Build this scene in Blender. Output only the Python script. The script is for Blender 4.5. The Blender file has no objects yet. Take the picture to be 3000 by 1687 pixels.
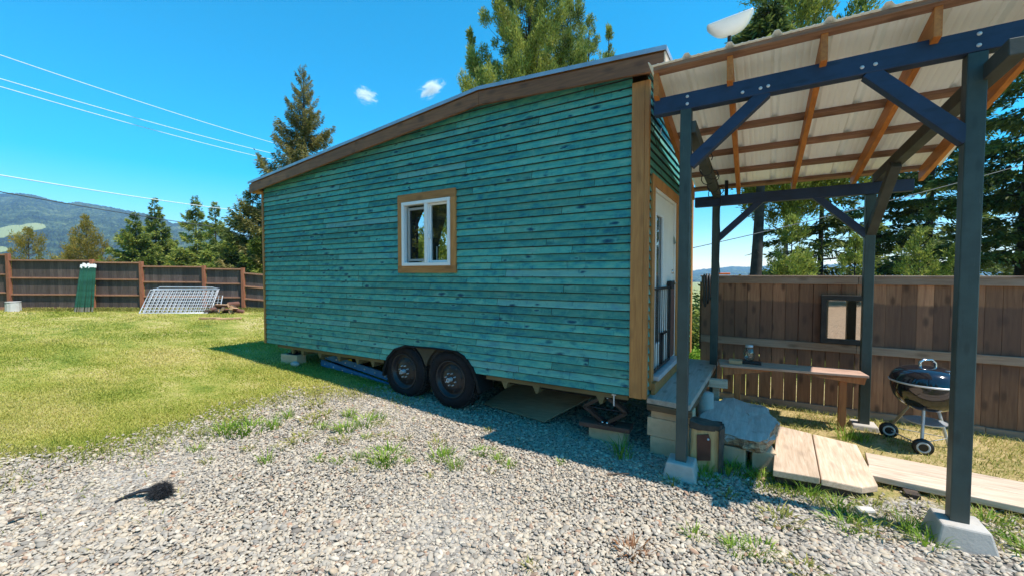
import bpy, math, random
import numpy as np
from mathutils import Vector, Matrix
random.seed(7); RNG = np.random.default_rng(7)
S = bpy.context.scene; COL = S.collection
R = math.radians
sin, cos, pi = math.sin, math.cos, math.pi

# ---------------------------------------------------------------- helpers
WM = {}
def props(o, label=None, cat=None, group=None, kind=None):
    if label: o['label'] = label
    if cat: o['category'] = cat
    if group: o['group'] = group
    if kind: o['kind'] = kind
    return o
def thing(name, loc, label, cat, group=None, rz=0):
    o = bpy.data.objects.new(name, None); COL.objects.link(o)
    o.empty_display_size = .2
    o.location = loc; o.rotation_euler = (0, 0, rz)
    WM[o.name] = Matrix.Translation(loc) @ Matrix.Rotation(rz, 4, 'Z')
    return props(o, label, cat, group)

class MB:
    """collects polygons; build() makes one mesh object"""
    def __init__(s): s.v = []; s.f = []; s.r = []; s.sm = []
    def add(s, vs, fs, rnd=None, smooth=False):
        b = len(s.v); s.v += [tuple(p) for p in vs]
        if rnd is None: rnd = random.random()
        for f in fs: s.f.append(tuple(b+i for i in f)); s.r.append(rnd); s.sm.append(smooth)
        return s
    def box(s, a, b, rnd=None, M=None):
        x0, y0, z0 = a; x1, y1, z1 = b
        vs = [Vector(p) for p in ((x0,y0,z0),(x1,y0,z0),(x1,y1,z0),(x0,y1,z0),(x0,y0,z1),(x1,y0,z1),(x1,y1,z1),(x0,y1,z1))]
        if M is not None: vs = [M @ p for p in vs]
        return s.add(vs, [(3,2,1,0),(4,5,6,7),(0,1,5,4),(1,2,6,5),(2,3,7,6),(3,0,4,7)], rnd)
    def bar(s, p0, p1, w, h, up=(0,0,1), rnd=None):
        """rectangular bar p0->p1, w sideways, h along up"""
        p0, p1, up = Vector(p0), Vector(p1), Vector(up)
        d = (p1-p0).normalized(); sd = d.cross(up).normalized(); u = sd.cross(d).normalized()
        vs = []
        for p in (p0, p1):
            for a, b in ((-1,-1),(1,-1),(1,1),(-1,1)): vs.append(p+sd*a*w/2+u*b*h/2)
        return s.add(vs, [(0,1,2,3),(7,6,5,4),(1,0,4,5),(2,1,5,6),(3,2,6,7),(0,3,7,4)], rnd)
    def tube(s, pts, rad, n=8, rnd=None, cap=True):
        pts = [Vector(p) for p in pts]
        if not hasattr(rad, '__len__'): rad = [rad]*len(pts)
        if rnd is None: rnd = random.random()
        vs = []; ref = None
        for i, p in enumerate(pts):
            d = (pts[min(i+1, len(pts)-1)]-pts[max(i-1, 0)]).normalized()
            if ref is None: ref = Vector((0,0,1)) if abs(d.z) < .9 else Vector((1,0,0))
            a = d.cross(ref).normalized(); b = d.cross(a).normalized(); ref = b.cross(d) if False else ref
            if a.length < .1: a = Vector((1,0,0)); b = d.cross(a)
            for k in range(n):
                t = 2*pi*k/n; vs.append(p+(a*cos(t)+b*sin(t))*rad[i])
        fs = []
        for i in range(len(pts)-1):
            for k in range(n):
                k2 = (k+1) % n; fs.append((i*n+k, i*n+k2, (i+1)*n+k2, (i+1)*n+k))
        s.add(vs, fs, rnd, True)
        if cap:
            s.add(vs[:n], [tuple(range(n))], rnd); s.add(vs[-n:], [tuple(range(n))[::-1]], rnd)
        return s
    def lathe(s, prof, o=(0,0,0), n=24, axis='z', rnd=None, smooth=True):
        """prof: (radius, height) list"""
        if rnd is None: rnd = random.random()
        o = Vector(o); vs = []
        for r, h in prof:
            for k in range(n):
                t = 2*pi*k/n; c, d = r*cos(t), r*sin(t)
                vs.append(o+Vector((c,d,h) if axis == 'z' else ((c,h,d) if axis == 'y' else (h,c,d))))
        fs = []
        for i in range(len(prof)-1):
            for k in range(n):
                k2 = (k+1) % n; fs.append((i*n+k, i*n+k2, (i+1)*n+k2, (i+1)*n+k))
        return s.add(vs, fs, rnd, smooth)
    def prism(s, poly, d, rnd=None):
        """planar polygon (3D points) extruded by d"""
        poly = [Vector(p) for p in poly]; d = Vector(d); n = len(poly)
        vs = poly+[p+d for p in poly]
        fs = [tuple(range(n))[::-1], tuple(range(n, 2*n))]+[(i, (i+1) % n, n+(i+1) % n, n+i) for i in range(n)]
        return s.add(vs, fs, rnd)
    def frustum(s, c, a0, a1, z0, z1, rnd=None):
        vs = [(c[0]+i*a/2, c[1]+j*a/2, z) for a, z in ((a0,z0),(a1,z1)) for i, j in ((-1,-1),(1,-1),(1,1),(-1,1))]
        return s.add(vs, [(3,2,1,0),(4,5,6,7),(0,1,5,4),(1,2,6,5),(2,3,7,6),(3,0,4,7)], rnd)
    def build(s, name, m, parent=None, bevel=0, local=False, fix=True):
        me = bpy.data.meshes.new(name)
        vs = s.v
        if parent is not None and not local:
            Mi = WM[parent.name].inverted(); vs = [Mi @ Vector(p) for p in vs]
        me.from_pydata([tuple(p) for p in vs], [], s.f)
        a = me.attributes.new('rnd', 'FLOAT', 'FACE'); a.data.foreach_set('value', s.r)
        me.polygons.foreach_set('use_smooth', s.sm)
        if fix:
            import bmesh
            bm = bmesh.new(); bm.from_mesh(me); bmesh.ops.recalc_face_normals(bm, faces=bm.faces); bm.to_mesh(me); bm.free()
        return link(name, me, m, parent, bevel)
def link(name, me, m, parent=None, bevel=0):
    me.materials.append(m)
    o = bpy.data.objects.new(name, me); COL.objects.link(o)
    if parent is not None: o.parent = parent; WM[o.name] = WM[parent.name].copy()
    else: WM[o.name] = Matrix()
    if bevel:
        b = o.modifiers.new('b', 'BEVEL'); b.width = bevel; b.segments = 2; b.limit_method = 'ANGLE'; b.harden_normals = False
    return o
def npmesh(name, V, F, m, parent=None, rnd=None, smooth=False, attr=None):
    """fast numpy mesh; F is (n,k)"""
    me = bpy.data.meshes.new(name); n, k = F.shape
    V = np.asarray(V, np.float32)
    if parent is not None: 
        Mi = np.array(WM[parent.name].inverted()); V = (V @ Mi[:3,:3].T + Mi[:3,3]).astype(np.float32)
    me.vertices.add(len(V)); me.vertices.foreach_set('co', V.ravel())
    me.loops.add(n*k); me.loops.foreach_set('vertex_index', F.astype(np.int32).ravel())
    me.polygons.add(n); me.polygons.foreach_set('loop_start', np.arange(0, n*k, k, dtype=np.int32))
    me.polygons.foreach_set('use_smooth', np.full(n, smooth))
    if rnd is not None:
        a = me.attributes.new('rnd', 'FLOAT', 'FACE'); a.data.foreach_set('value', np.asarray(rnd, np.float32))
    if attr:
        for nm, val in attr.items():
            a = me.attributes.new(nm, 'FLOAT', 'POINT'); a.data.foreach_set('value', np.asarray(val, np.float32))
    me.update(); me.validate()
    return link(name, me, m, parent)

# ---------------------------------------------------------------- materials
class NT:
    def __init__(s, name):
        s.m = bpy.data.materials.new(name); s.m.use_nodes = True; s.t = s.m.node_tree; s.t.nodes.clear()
        s.out = s.t.nodes.new('ShaderNodeOutputMaterial')
    def n(s, typ, ins={}, **kw):
        nd = s.t.nodes.new('ShaderNode'+typ)
        for k, v in kw.items(): setattr(nd, k, v)
        for k, v in ins.items():
            sk = nd.inputs[k]
            if isinstance(v, bpy.types.NodeSocket): s.t.links.new(v, sk)
            elif isinstance(v, bpy.types.Node): s.t.links.new(v.outputs[0], sk)
            else:
                if sk.type == 'RGBA' and len(v) == 3: v = (*v, 1)
                sk.default_value = v
        return nd
    def flat(s, vec, axis, a, b, off):
        v = s.n('SeparateXYZ', {0: vec}).outputs; i = 'xyz'.index(axis); o = [k for k in range(3) if k != i]
        w = s.math('ADD', s.math('ADD', v[o[0]], v[o[1]]), s.math('MULTIPLY', off, 31.3))
        return s.n('CombineXYZ', {0: s.math('MULTIPLY', s.math('ADD', v[i], s.math('MULTIPLY', off, 57.1)), a), 1: s.math('MULTIPLY', w, b), 2: 0.}).outputs[0]
    def math(s, op, a, b=0.0, c=None):
        i = {0: a, 1: b}
        if c is not None: i[2] = c
        return s.n('Math', i, operation=op).outputs[0]
    def mix(s, f, a, b, mode='MIX'):
        nd = s.n('Mix', data_type='RGBA', blend_type=mode)
        for k, v in ((0, f), (6, a), (7, b)):
            sk = nd.inputs[k]
            if isinstance(v, bpy.types.NodeSocket): s.t.links.new(v, sk)
            else: sk.default_value = v if k == 0 else (*v, 1)
        return nd.outputs[2]
    def ramp(s, f, stops, interp='LINEAR'):
        nd = s.n('ValToRGB', {0: f}); r = nd.color_ramp; r.interpolation = interp
        while len(r.elements) < len(stops): r.elements.new(.5)
        for e, (p, c) in zip(r.elements, stops):
            e.position = p; e.color = (*c, 1) if hasattr(c, '__len__') else (c, c, c, 1)
        return nd.outputs[0]
    def rnd(s): return s.n('Attribute', attribute_name='rnd').outputs['Fac']
    def attr(s, nm): return s.n('Attribute', attribute_name=nm).outputs['Fac']
    def oc(s, scale=(1,1,1), off=None):
        c = s.n('TexCoord').outputs['Object']
        if off is not None:
            o = s.math('MULTIPLY', off, 41.7)
            cv = s.n('CombineXYZ', {0: o, 1: o, 2: o}).outputs[0]
            c = s.n('VectorMath', {0: c, 1: cv}, operation='ADD').outputs[0]
        return s.n('Mapping', {'Vector': c, 'Scale': scale}).outputs[0]
    def noise(s, vec, scale=5., detail=4., rough=.55, dist=0.):
        return s.n('TexNoise', {'Vector': vec, 'Scale': scale, 'Detail': detail, 'Roughness': rough, 'Distortion': dist}).outputs[0]
    def bump(s, h, strength=.3, dist=.01, normal=None):
        i = {'Height': h, 'Strength': strength, 'Distance': dist}
        if normal is not None: i['Normal'] = normal
        return s.n('Bump', i).outputs[0]
    def bsdf(s, col, rough=.7, normal=None, **kw):
        i = {'Base Color': col, 'Roughness': rough}
        if normal is not None: i['Normal'] = normal
        i.update(kw)
        b = s.n('BsdfPrincipled', i); return b.outputs[0]
    def done(s, sh):
        s.t.links.new(sh, s.out.inputs[0]); return s.m

def wood(name, c, dark, axis='x', rough=.75, var=.35, knots=.5, recolour=None, bump=.25, grey=0.):
    """weathered board: grain along axis, tone per board, knots"""
    q = NT(name); r = q.rnd()
    ax = {'x': (1,14,14), 'y': (14,1,14), 'z': (14,14,1)}[axis]
    v = q.oc(ax, r); g = q.noise(v, 3.2, 6, .62, .6)
    v2 = q.oc({'x': (.6,2,2), 'y': (2,.6,2), 'z': (2,2,.6)}[axis], r); big = q.noise(v2, 2.2, 3)
    col = q.mix(q.ramp(g, [(.3, 0.), (.72, 1.)]), dark, c)
    tone = q.math('MULTIPLY_ADD', r, var, 1-var/2)
    tone = q.math('MULTIPLY', tone, q.math('MULTIPLY_ADD', big, .7, .65))
    tc = q.n('CombineXYZ', {0: tone, 1: tone, 2: tone}).outputs[0]
    col = q.mix(1., col, tc, 'MULTIPLY')
    if grey:
        col = q.mix(q.math('MULTIPLY', q.ramp(big, [(.4, 0.), (.65, 1.)]), grey), col, (.33,.31,.29))
    if knots:
        kv = q.flat(q.n('TexCoord').outputs['Object'], axis, 2.6, 6., r)
        k = q.n('TexVoronoi', {'Vector': kv, 'Scale': 1.}, voronoi_dimensions='2D').outputs['Distance']
        col = q.mix(q.math('MULTIPLY', q.ramp(k, [(.07, 1.), (.2, 0.)]), knots), col, tuple(x*.35 for x in dark))
    if recolour: col = recolour(q, col)
    return q.done(q.bsdf(col, rough, q.bump(g, bump, .004)))
def plain(name, c, rough=.5, var=.12, scale=9., metal=0., bump=.0, bs=40., dirt=None, **kw):
    q = NT(name); v = q.oc(); n = q.noise(v, scale, 5)
    lo = tuple(x*(1-var*1.6) for x in c); hi = tuple(min(1, x*(1+var)) for x in c)
    col = q.mix(q.ramp(n, [(.3, 0.), (.7, 1.)]), lo, hi)
    if dirt: col = q.mix(q.ramp(q.noise(v, scale*.5, 6, .7), [(.5, 0.), (.68, 1.)]), col, dirt)
    nm = q.bump(q.noise(v, bs, 4), bump, .004) if bump else None
    return q.done(q.bsdf(col, rough, nm, Metallic=metal, **kw))

def m_siding(axis):
    q = NT('teal_stained_siding'); rr = q.rnd(); r = q.math('FRACT', rr)
    X = axis == 'x'
    def sc(a, b): return (a, b, b) if X else (b, a, b)
    g = q.noise(q.oc(sc(1.2, 16), r), 3., 6, .65, .8)
    blot = q.noise(q.oc(sc(2.0, 4.5), r), 2.6, 5, .66, .4)
    fine = q.noise(q.oc(sc(2.2, 34), r), 2., 4, .6)
    wide = q.noise(q.oc((.5,.5,.5)), 1.3, 3)
    f = q.math('MULTIPLY_ADD', wide, .35, q.math('SUBTRACT', blot, .175))
    col = q.ramp(f, [(.26, (.018,.150,.215)), (.38, (.036,.235,.245)), (.48, (.062,.310,.262)), (.60, (.105,.350,.268)), (.74, (.19,.375,.30))])
    col = q.mix(q.ramp(g, [(.30, .6), (.47, 0.)]), col, (.014,.125,.15))
    col = q.mix(q.math('MULTIPLY', q.ramp(r, [(.80, 0.), (.97, 1.)]), .45), col, (.17,.265,.255))
    tone = q.math('MULTIPLY_ADD', r, .58, .74); tone = q.math('MULTIPLY', tone, q.math('MULTIPLY_ADD', fine, .6, .70))
    col = q.mix(1., col, q.n('CombineXYZ', {0: tone, 1: tone, 2: tone}).outputs[0], 'MULTIPLY')
    kc = q.flat(q.n('TexCoord').outputs['Object'], axis, 3.3, 7.5, r)
    kc = q.n('VectorMath', {0: kc, 1: q.n('VectorMath', {0: q.n('TexNoise', {'Vector': kc, 'Scale': 4.}).outputs['Color'], 'Scale': .28}, operation='SCALE').outputs[0]}, operation='ADD').outputs[0]
    vo = q.n('TexVoronoi', {'Vector': kc, 'Scale': 1., 'Randomness': 1.}, voronoi_dimensions='2D'); vc = q.n('SeparateColor', {0: vo.outputs['Color']}).outputs
    gate = q.ramp(vc[0], [(.52, 0.), (.80, 1.)]); k = q.math('MULTIPLY', vo.outputs['Distance'], q.math('MULTIPLY_ADD', vc[1], 1.1, .75))
    col = q.mix(q.math('MULTIPLY', q.ramp(k, [(.06, 1.), (.11, .65), (.25, 0.)]), gate), col, (.006,.05,.095))
    col = q.mix(q.math('MULTIPLY', q.ramp(k, [(.14, 0.), (.22, .5), (.36, 0.)]), gate), col, (.15,.44,.36))
    scr = q.noise(q.oc(sc(17., 7), r), 1.3, 3, .55, .8)
    col = q.mix(q.ramp(scr, [(.60, 0.), (.70, .5)]), col, (.014,.12,.17))
    lite = q.noise(q.oc(sc(11., 8), r), 1.5, 4, .6, .5)
    col = q.mix(q.ramp(lite, [(.58, 0.), (.70, .4)]), col, (.14,.40,.33))
    edge = q.mix(q.noise(q.oc(sc(3., 1.), r), 3., 3), (.004,.012,.012), (.016,.022,.014))  # lap shadow painted near-black on board bottom edges; nail heads share it
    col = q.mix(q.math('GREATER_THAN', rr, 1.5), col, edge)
    return q.done(q.bsdf(col, .62, q.bump(g, .25, .003), **{'Specular IOR Level': .35}))

M = {}
M['siding'] = m_siding('x'); M['siding_end'] = m_siding('y')
M['cedar'] = wood('cedar_trim', (.52,.235,.068), (.36,.145,.038), 'z', .6, .2, .25)
M['cedarx'] = wood('cedar_trim_level', (.46,.205,.06), (.29,.115,.03), 'x', .6, .2, .4)
M['fascia'] = wood('brown_stained_fascia', (.29,.122,.048), (.15,.058,.023), 'x', .6, .2, .5)
M['rafter'] = wood('orange_stained_fir', (.60,.21,.035), (.40,.115,.014), 'y', .55, .2, .2)
M['purlin'] = wood('red_brown_batten', (.33,.18,.11), (.17,.08,.045), 'x', .7, .3, .4)
def painted(name, c, worn, axis):
    q = NT(name); r = q.rnd(); g = q.noise(q.oc({'x': (.8,12,12), 'z': (12,12,.8)}[axis], r), 3., 6, .65, .5); n = q.noise(q.oc(), 4., 5, .65)
    col = q.mix(q.ramp(n, [(.3, 0.), (.7, 1.)]), tuple(x*.75 for x in c), tuple(x*1.35 for x in c))
    col = q.mix(q.ramp(g, [(.30, .5), (.45, 0.)]), col, tuple(x*.5 for x in c))
    sc = q.noise(q.oc({'x': (3,26,26), 'z': (26,26,3)}[axis], r), 1.6, 5, .7)
    col = q.mix(q.ramp(sc, [(.63, 0.), (.70, .55)]), col, worn)
    k = q.n('TexVoronoi', {'Vector': q.flat(q.n('TexCoord').outputs['Object'], axis, 2.2, 7., r), 'Scale': 1.}, voronoi_dimensions='2D').outputs['Distance']
    col = q.mix(q.ramp(k, [(.05, .5), (.12, 0.)]), col, tuple(x*.4 for x in c))
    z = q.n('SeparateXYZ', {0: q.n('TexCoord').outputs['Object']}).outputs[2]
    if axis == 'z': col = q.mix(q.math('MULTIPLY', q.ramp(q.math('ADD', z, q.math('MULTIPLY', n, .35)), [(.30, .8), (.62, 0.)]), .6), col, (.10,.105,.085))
    return q.done(q.bsdf(col, .55, q.bump(g, .35, .004)))
M['beam'] = painted('navy_painted_timber', (.012,.028,.070), (.05,.065,.085), 'x')
M['post'] = painted('blue_green_painted_timber', (.036,.058,.054), (.095,.11,.10), 'z')
M['sidebeam'] = plain('dark_olive_timber', (.055,.056,.045), .7, .25, 5, bump=.3, bs=30)
q = NT('cream_translucent_roof_sheet'); cn = q.noise(q.oc(), 3., 5); rc = q.mix(cn, (.84,.82,.74), (.93,.92,.86))
M['roofsheet'] = q.done(q.n('MixShader', {0: .14, 1: q.bsdf(rc, .5), 2: q.n('BsdfTranslucent', {'Color': rc}).outputs[0]}).outputs[0])
M['drip'] = plain('silver_drip_edge', (.46,.50,.58), .4, .12, 6, metal=.6)
M['shingle'] = plain('dark_roofing', (.06,.06,.065), .85, .3, 30, bump=.5)
M['white'] = plain('white_vinyl', (.80,.80,.80), .35, .03, 3)
M['doorwhite'] = plain('white_door_paint', (.78,.75,.70), .45, .05, 3)
M['greyframe'] = plain('grey_screen_frame', (.33,.32,.31), .5, .06)
M['black'] = plain('black_metal', (.012,.012,.014), .4, .2)
M['tyre'] = plain('tyre_rubber', (.008,.009,.013), .75, .3, 14, bump=.3, bs=60, dirt=(.013,.013,.015), **{'Specular IOR Level': .25})
M['tread'] = plain('dusty_tread_rubber', (.013,.013,.015), .85, .4, 9, bump=.4, bs=60, dirt=(.060,.040,.027))
M['rim'] = plain('dark_grey_steel_rim', (.024,.025,.030), .38, .15, 8, metal=.3)
M['chrome'] = plain('bright_steel', (.7,.7,.72), .22, .05, metal=1.)
M['galv'] = plain('galvanised_steel', (.58,.60,.63), .42, .1, 12, metal=.35)
M['fender'] = plain('olive_black_fender', (.036,.033,.023), .6, .2, 6)
M['chassis'] = wood('treated_olive_lumber', (.21,.165,.075), (.12,.09,.04), 'x', .75, .25, .2)
M['under'] = plain('dark_underfloor', (.014,.014,.014), .9, .2, **{'Specular IOR Level': .2})
M['interior'] = plain('dark_interior', (.05,.045,.04), .9, .2)
M['curtain'] = plain('charcoal_curtain', (.018,.017,.018), .9, .3, 20)
M['conc'] = plain('cast_concrete', (.47,.43,.385), .9, .12, 9, bump=.5, bs=70, dirt=(.36,.32,.27))
M['block'] = plain('concrete_block', (.62,.45,.29), .92, .12, 11, bump=.6, bs=90, dirt=(.48,.34,.21))
M['slab'] = plain('rough_grey_stone', (.52,.475,.42), .92, .18, 5, bump=.9, bs=30, dirt=(.37,.33,.28))
def m_live():
    q = NT('weathered_live_edge_slab'); o = q.n('TexCoord').outputs['Object']
    g = q.noise(q.oc((9,.9,9)), 3., 6, .65, .7); n = q.noise(o, 6., 5, .65)
    top = q.mix(q.ramp(g, [(.3, 0.), (.7, 1.)]), (.40,.33,.285), (.60,.52,.46))
    top = q.mix(q.ramp(n, [(.60, 0.), (.72, .6)]), top, (.24,.20,.18))
    side = q.mix(q.ramp(q.noise(q.oc((5,5,16)), 4., 5, .7), [(.35, 0.), (.65, 1.)]), (.085,.05,.03), (.50,.33,.19))
    nz = q.n('SeparateXYZ', {0: q.n('NewGeometry').outputs['Normal']}).outputs[2]
    col = q.mix(q.ramp(q.math('ADD', nz, q.math('MULTIPLY_ADD', n, .3, -.15)), [(.70, 0.), (.85, 1.)]), side, top)
    return q.done(q.bsdf(col, .9, q.bump(q.math('ADD', g, n), .7, .01)))
M['live'] = m_live()
M['plat'] = wood('grey_weathered_planks', (.54,.47,.40), (.38,.32,.26), 'y', .8, .2, .5, grey=.5)
M['platedge'] = wood('brown_plank_edge', (.20,.12,.06), (.07,.04,.02), 'x', .85, .2, .4)
M['pale'] = wood('bleached_boardwalk_planks', (.70,.55,.42), (.46,.33,.23), 'x', .8, .18, .2)
M['paley'] = wood('bleached_step_planks', (.68,.51,.37), (.44,.30,.19), 'y', .8, .15, .25)
M['bench'] = wood('redwood_bench', (.52,.19,.06), (.33,.10,.03), 'z', .6, .2, .3)
M['benchtop'] = wood('worn_bench_top', (.56,.37,.28), (.38,.22,.15), 'x', .6, .2, .3)
M['stump'] = wood('split_log_face', (.66,.43,.20), (.42,.22,.085), 'z', .85, .2, .3)
M['bark'] = plain('dark_bark', (.085,.058,.042), .95, .4, 9, bump=.9, bs=30)
M['rust'] = plain('rusty_plate', (.16,.05,.028), .8, .25, 8, bump=.3)
M['redplank'] = wood('red_brown_plank', (.20,.085,.06), (.11,.045,.03), 'x', .75, .2, .3)
M['ply'] = wood('weathered_plywood', (.30,.225,.14), (.20,.145,.085), 'x', .8, .2, .15)
M['lad'] = plain('blue_fibreglass', (.03,.17,.38), .5, .2, 8)
M['alu'] = plain('aluminium', (.55,.56,.58), .4, .1, metal=.5)
M['yellow'] = plain('yellow_label', (.62,.46,.03), .6, .1)
M['label'] = plain('pale_label', (.55,.58,.62), .6, .1)
M['navy'] = plain('gloss_black_enamel', (.010,.011,.016), .09, .2, 4, **{'Coat Weight': .6, 'Coat Roughness': .04})
M['dish'] = plain('white_plastic', (.80,.79,.80), .35, .02)
M['legtan'] = plain('tan_metal', (.38,.33,.25), .4, .1, metal=.5)
M['legblue'] = plain('sky_lit_aluminium', (.42,.50,.62), .35, .1, metal=.6)
M['wheelw'] = plain('white_wheel_cap', (.55,.54,.53), .5, .1)
M['orange'] = plain('orange_handle', (.75,.16,.02), .5, .1)
M['hose'] = plain('black_rubber_hose', (.025,.028,.035), .5, .2)
M['wire'] = plain('pale_power_cable', (.75,.80,.82), .5, .1)
M['wired'] = plain('dark_power_cable', (.07,.08,.09), .6, .1)
M['tpost'] = plain('green_painted_steel', (.022,.10,.060), .5, .25, 5)
M['tposttip'] = plain('white_painted_tip', (.80,.80,.78), .6, .05)
M['bucketw'] = plain('grey_white_plastic', (.52,.51,.48), .6, .08)
M['logend'] = wood('split_firewood', (.62,.40,.23), (.42,.23,.12), 'x', .85, .4, .2)
M['mirrorframe'] = plain('dark_frame_timber', (.035,.028,.025), .7, .3)
M['fur'] = plain('black_shaggy_fibre', (.014,.014,.016), .75, .4, 30)
M['trunk'] = plain('conifer_bark', (.085,.060,.045), .95, .4, 5, bump=.9, bs=14)
M['trunkd'] = plain('dark_conifer_bark', (.040,.034,.030), .95, .4, 5, bump=.9, bs=14)
q = NT('mirror_glass'); M['mirror'] = q.done(q.bsdf((.84,.63,.46), .03, None, Metallic=1.))
def m_glass():
    q = NT('window_glass'); t = q.n('BsdfTransparent', {'Color': (.88,.92,.92)}); g = q.n('BsdfGlossy', {'Roughness': .01})
    fa = q.n('LayerWeight', {'Blend': .5}).outputs['Facing']; f = q.math('MULTIPLY_ADD', q.math('POWER', fa, 4.), .9, .07)
    mx = q.n('MixShader', {0: f, 1: t.outputs[0], 2: g.outputs[0]}); return q.done(mx.outputs[0])
M['glass'] = m_glass()
def band_fence(q, col):  # darker band across the middle height of the boards, paler above and below
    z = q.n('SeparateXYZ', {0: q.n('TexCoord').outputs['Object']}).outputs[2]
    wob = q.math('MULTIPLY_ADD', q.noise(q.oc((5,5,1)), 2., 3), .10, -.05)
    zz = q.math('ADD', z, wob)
    band = q.ramp(q.math('DIVIDE', zz, 1.75), [(.0, .2), (.33, .35), (.42, 1.), (.785, 1.), (.80, 0.)])
    return q.mix(q.math('MULTIPLY', band, .85), col, q.mix(.70, col, (.098,.052,.042)))
M['fenceR'] = wood('cedar_fence_boards', (.44,.21,.11), (.25,.105,.055), 'z', .8, .8, .8, band_fence)
M['railR'] = wood('weathered_fence_rail', (.40,.26,.18), (.25,.145,.095), 'x', .8, .25, .5, grey=.3)
M['fenceL'] = wood('grey_brown_fence_boards', (.135,.100,.088), (.070,.052,.047), 'z', .85, .6, .3)
M['railL'] = wood('red_cedar_rail', (.46,.24,.15), (.30,.135,.075), 'x', .75, .2, .2)
M['postL'] = wood('red_cedar_fence_post', (.38,.15,.08), (.23,.08,.04), 'z', .75, .2, .2)

def m_foliage(name, stops, trans=.35):
    q = NT(name); r = q.rnd()
    big = q.noise(q.n('TexCoord').outputs['Object'], .55, 3)
    f = q.math('ADD', q.math('MULTIPLY', r, .75), q.math('MULTIPLY_ADD', big, .9, -.32))
    col = q.ramp(f, stops)
    d = q.bsdf(col, .6, None, **{'Specular IOR Level': .3}); t = q.n('BsdfTranslucent', {'Color': col})
    return q.done(q.n('MixShader', {0: trans, 1: d, 2: t.outputs[0]}).outputs[0])
M['leafA'] = m_foliage('conifer_green', [(.1, (.035,.065,.016)), (.40, (.17,.22,.035)), (.72, (.42,.44,.09))], .42)
M['leafB'] = m_foliage('olive_conifer', [(.1, (.10,.10,.028)), (.45, (.22,.20,.045)), (.8, (.36,.30,.10))], .42)
M['leafC'] = m_foliage('dark_conifer', [(.1, (.014,.028,.014)), (.42, (.065,.10,.026)), (.75, (.25,.29,.07))], .38)
M['leafD'] = m_foliage('bright_conifer', [(.13, (.022,.045,.010)), (.43, (.17,.215,.035)), (.76, (.44,.46,.10))], .36)
M['leafG'] = m_foliage('golden_conifer', [(.1, (.12,.10,.018)), (.45, (.27,.21,.03)), (.8, (.40,.30,.06))], .42)
M['leafS'] = m_foliage('spire_conifer', [(.1, (.05,.065,.022)), (.45, (.19,.18,.045)), (.8, (.40,.33,.13))], .40)
M['weed'] = m_foliage('weed_green', [(.1, (.10,.19,.02)), (.5, (.22,.36,.035)), (.9, (.42,.50,.08))], .4)
M['weeddry'] = m_foliage('weed_yellowing', [(.1, (.14,.17,.03)), (.5, (.33,.33,.07)), (.9, (.55,.46,.17))], .4)
M['lawn'] = m_foliage('lawn_blades', [(.05, (.12,.20,.02)), (.3, (.30,.34,.045)), (.6, (.50,.47,.10)), (.9, (.64,.54,.22))], .4)

# ---------------------------------------------------------------- terrain
def hgt(x, y):
    x = np.asarray(x, float); y = np.asarray(y, float)
    h = .47*(1-np.exp(-np.maximum(0, -x-3)/9))
    f = -.509*x+.861*y                      # metres along the view axis
    d = np.maximum(0, np.maximum(f-15.6, 0)+0*y)
    d2 = np.maximum(0, y-8.2)
    w = np.clip((x+17)/7, 0, 1); dd = d*(1-w)+d2*w
    h = h-7.*(1-np.exp(-dd/22.))-38*(1-np.exp(-np.maximum(dd-40, 0)/260.))
    return h
def H(x, y): return float(hgt(x, y))
GRAV = np.array([(-7.5,-30),(-6.0,.3),(-5.67,.75),(-5.37,1.05),(-5.15,1.38),(-5.12,2.0),(-5.42,2.75),(-5.35,3.1),(-4.95,3.64),(-4.26,4.05),(-4.1,5.4),(-.3,5.6),(.05,4.35),(.9,4.15),(2.0,4.25),(4.5,4.6),(8,4.6),(9,-30)])
def sdist(px, py, poly=GRAV):
    """signed distance, positive inside"""
    inside = np.zeros(px.shape, bool); dm = np.full(px.shape, 1e9)
    n = len(poly)
    for i in range(n):
        (x0, y0), (x1, y1) = poly[i], poly[(i+1) % n]
        t = np.clip(((px-x0)*(x1-x0)+(py-y0)*(y1-y0))/((x1-x0)**2+(y1-y0)**2), 0, 1)
        dm = np.minimum(dm, np.hypot(px-x0-t*(x1-x0), py-y0-t*(y1-y0)))
        c = ((y0 > py) != (y1 > py)) & (px < (x1-x0)*(py-y0)/(y1-y0+1e-12)+x0)
        inside ^= c
    return np.where(inside, dm, -dm)
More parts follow.
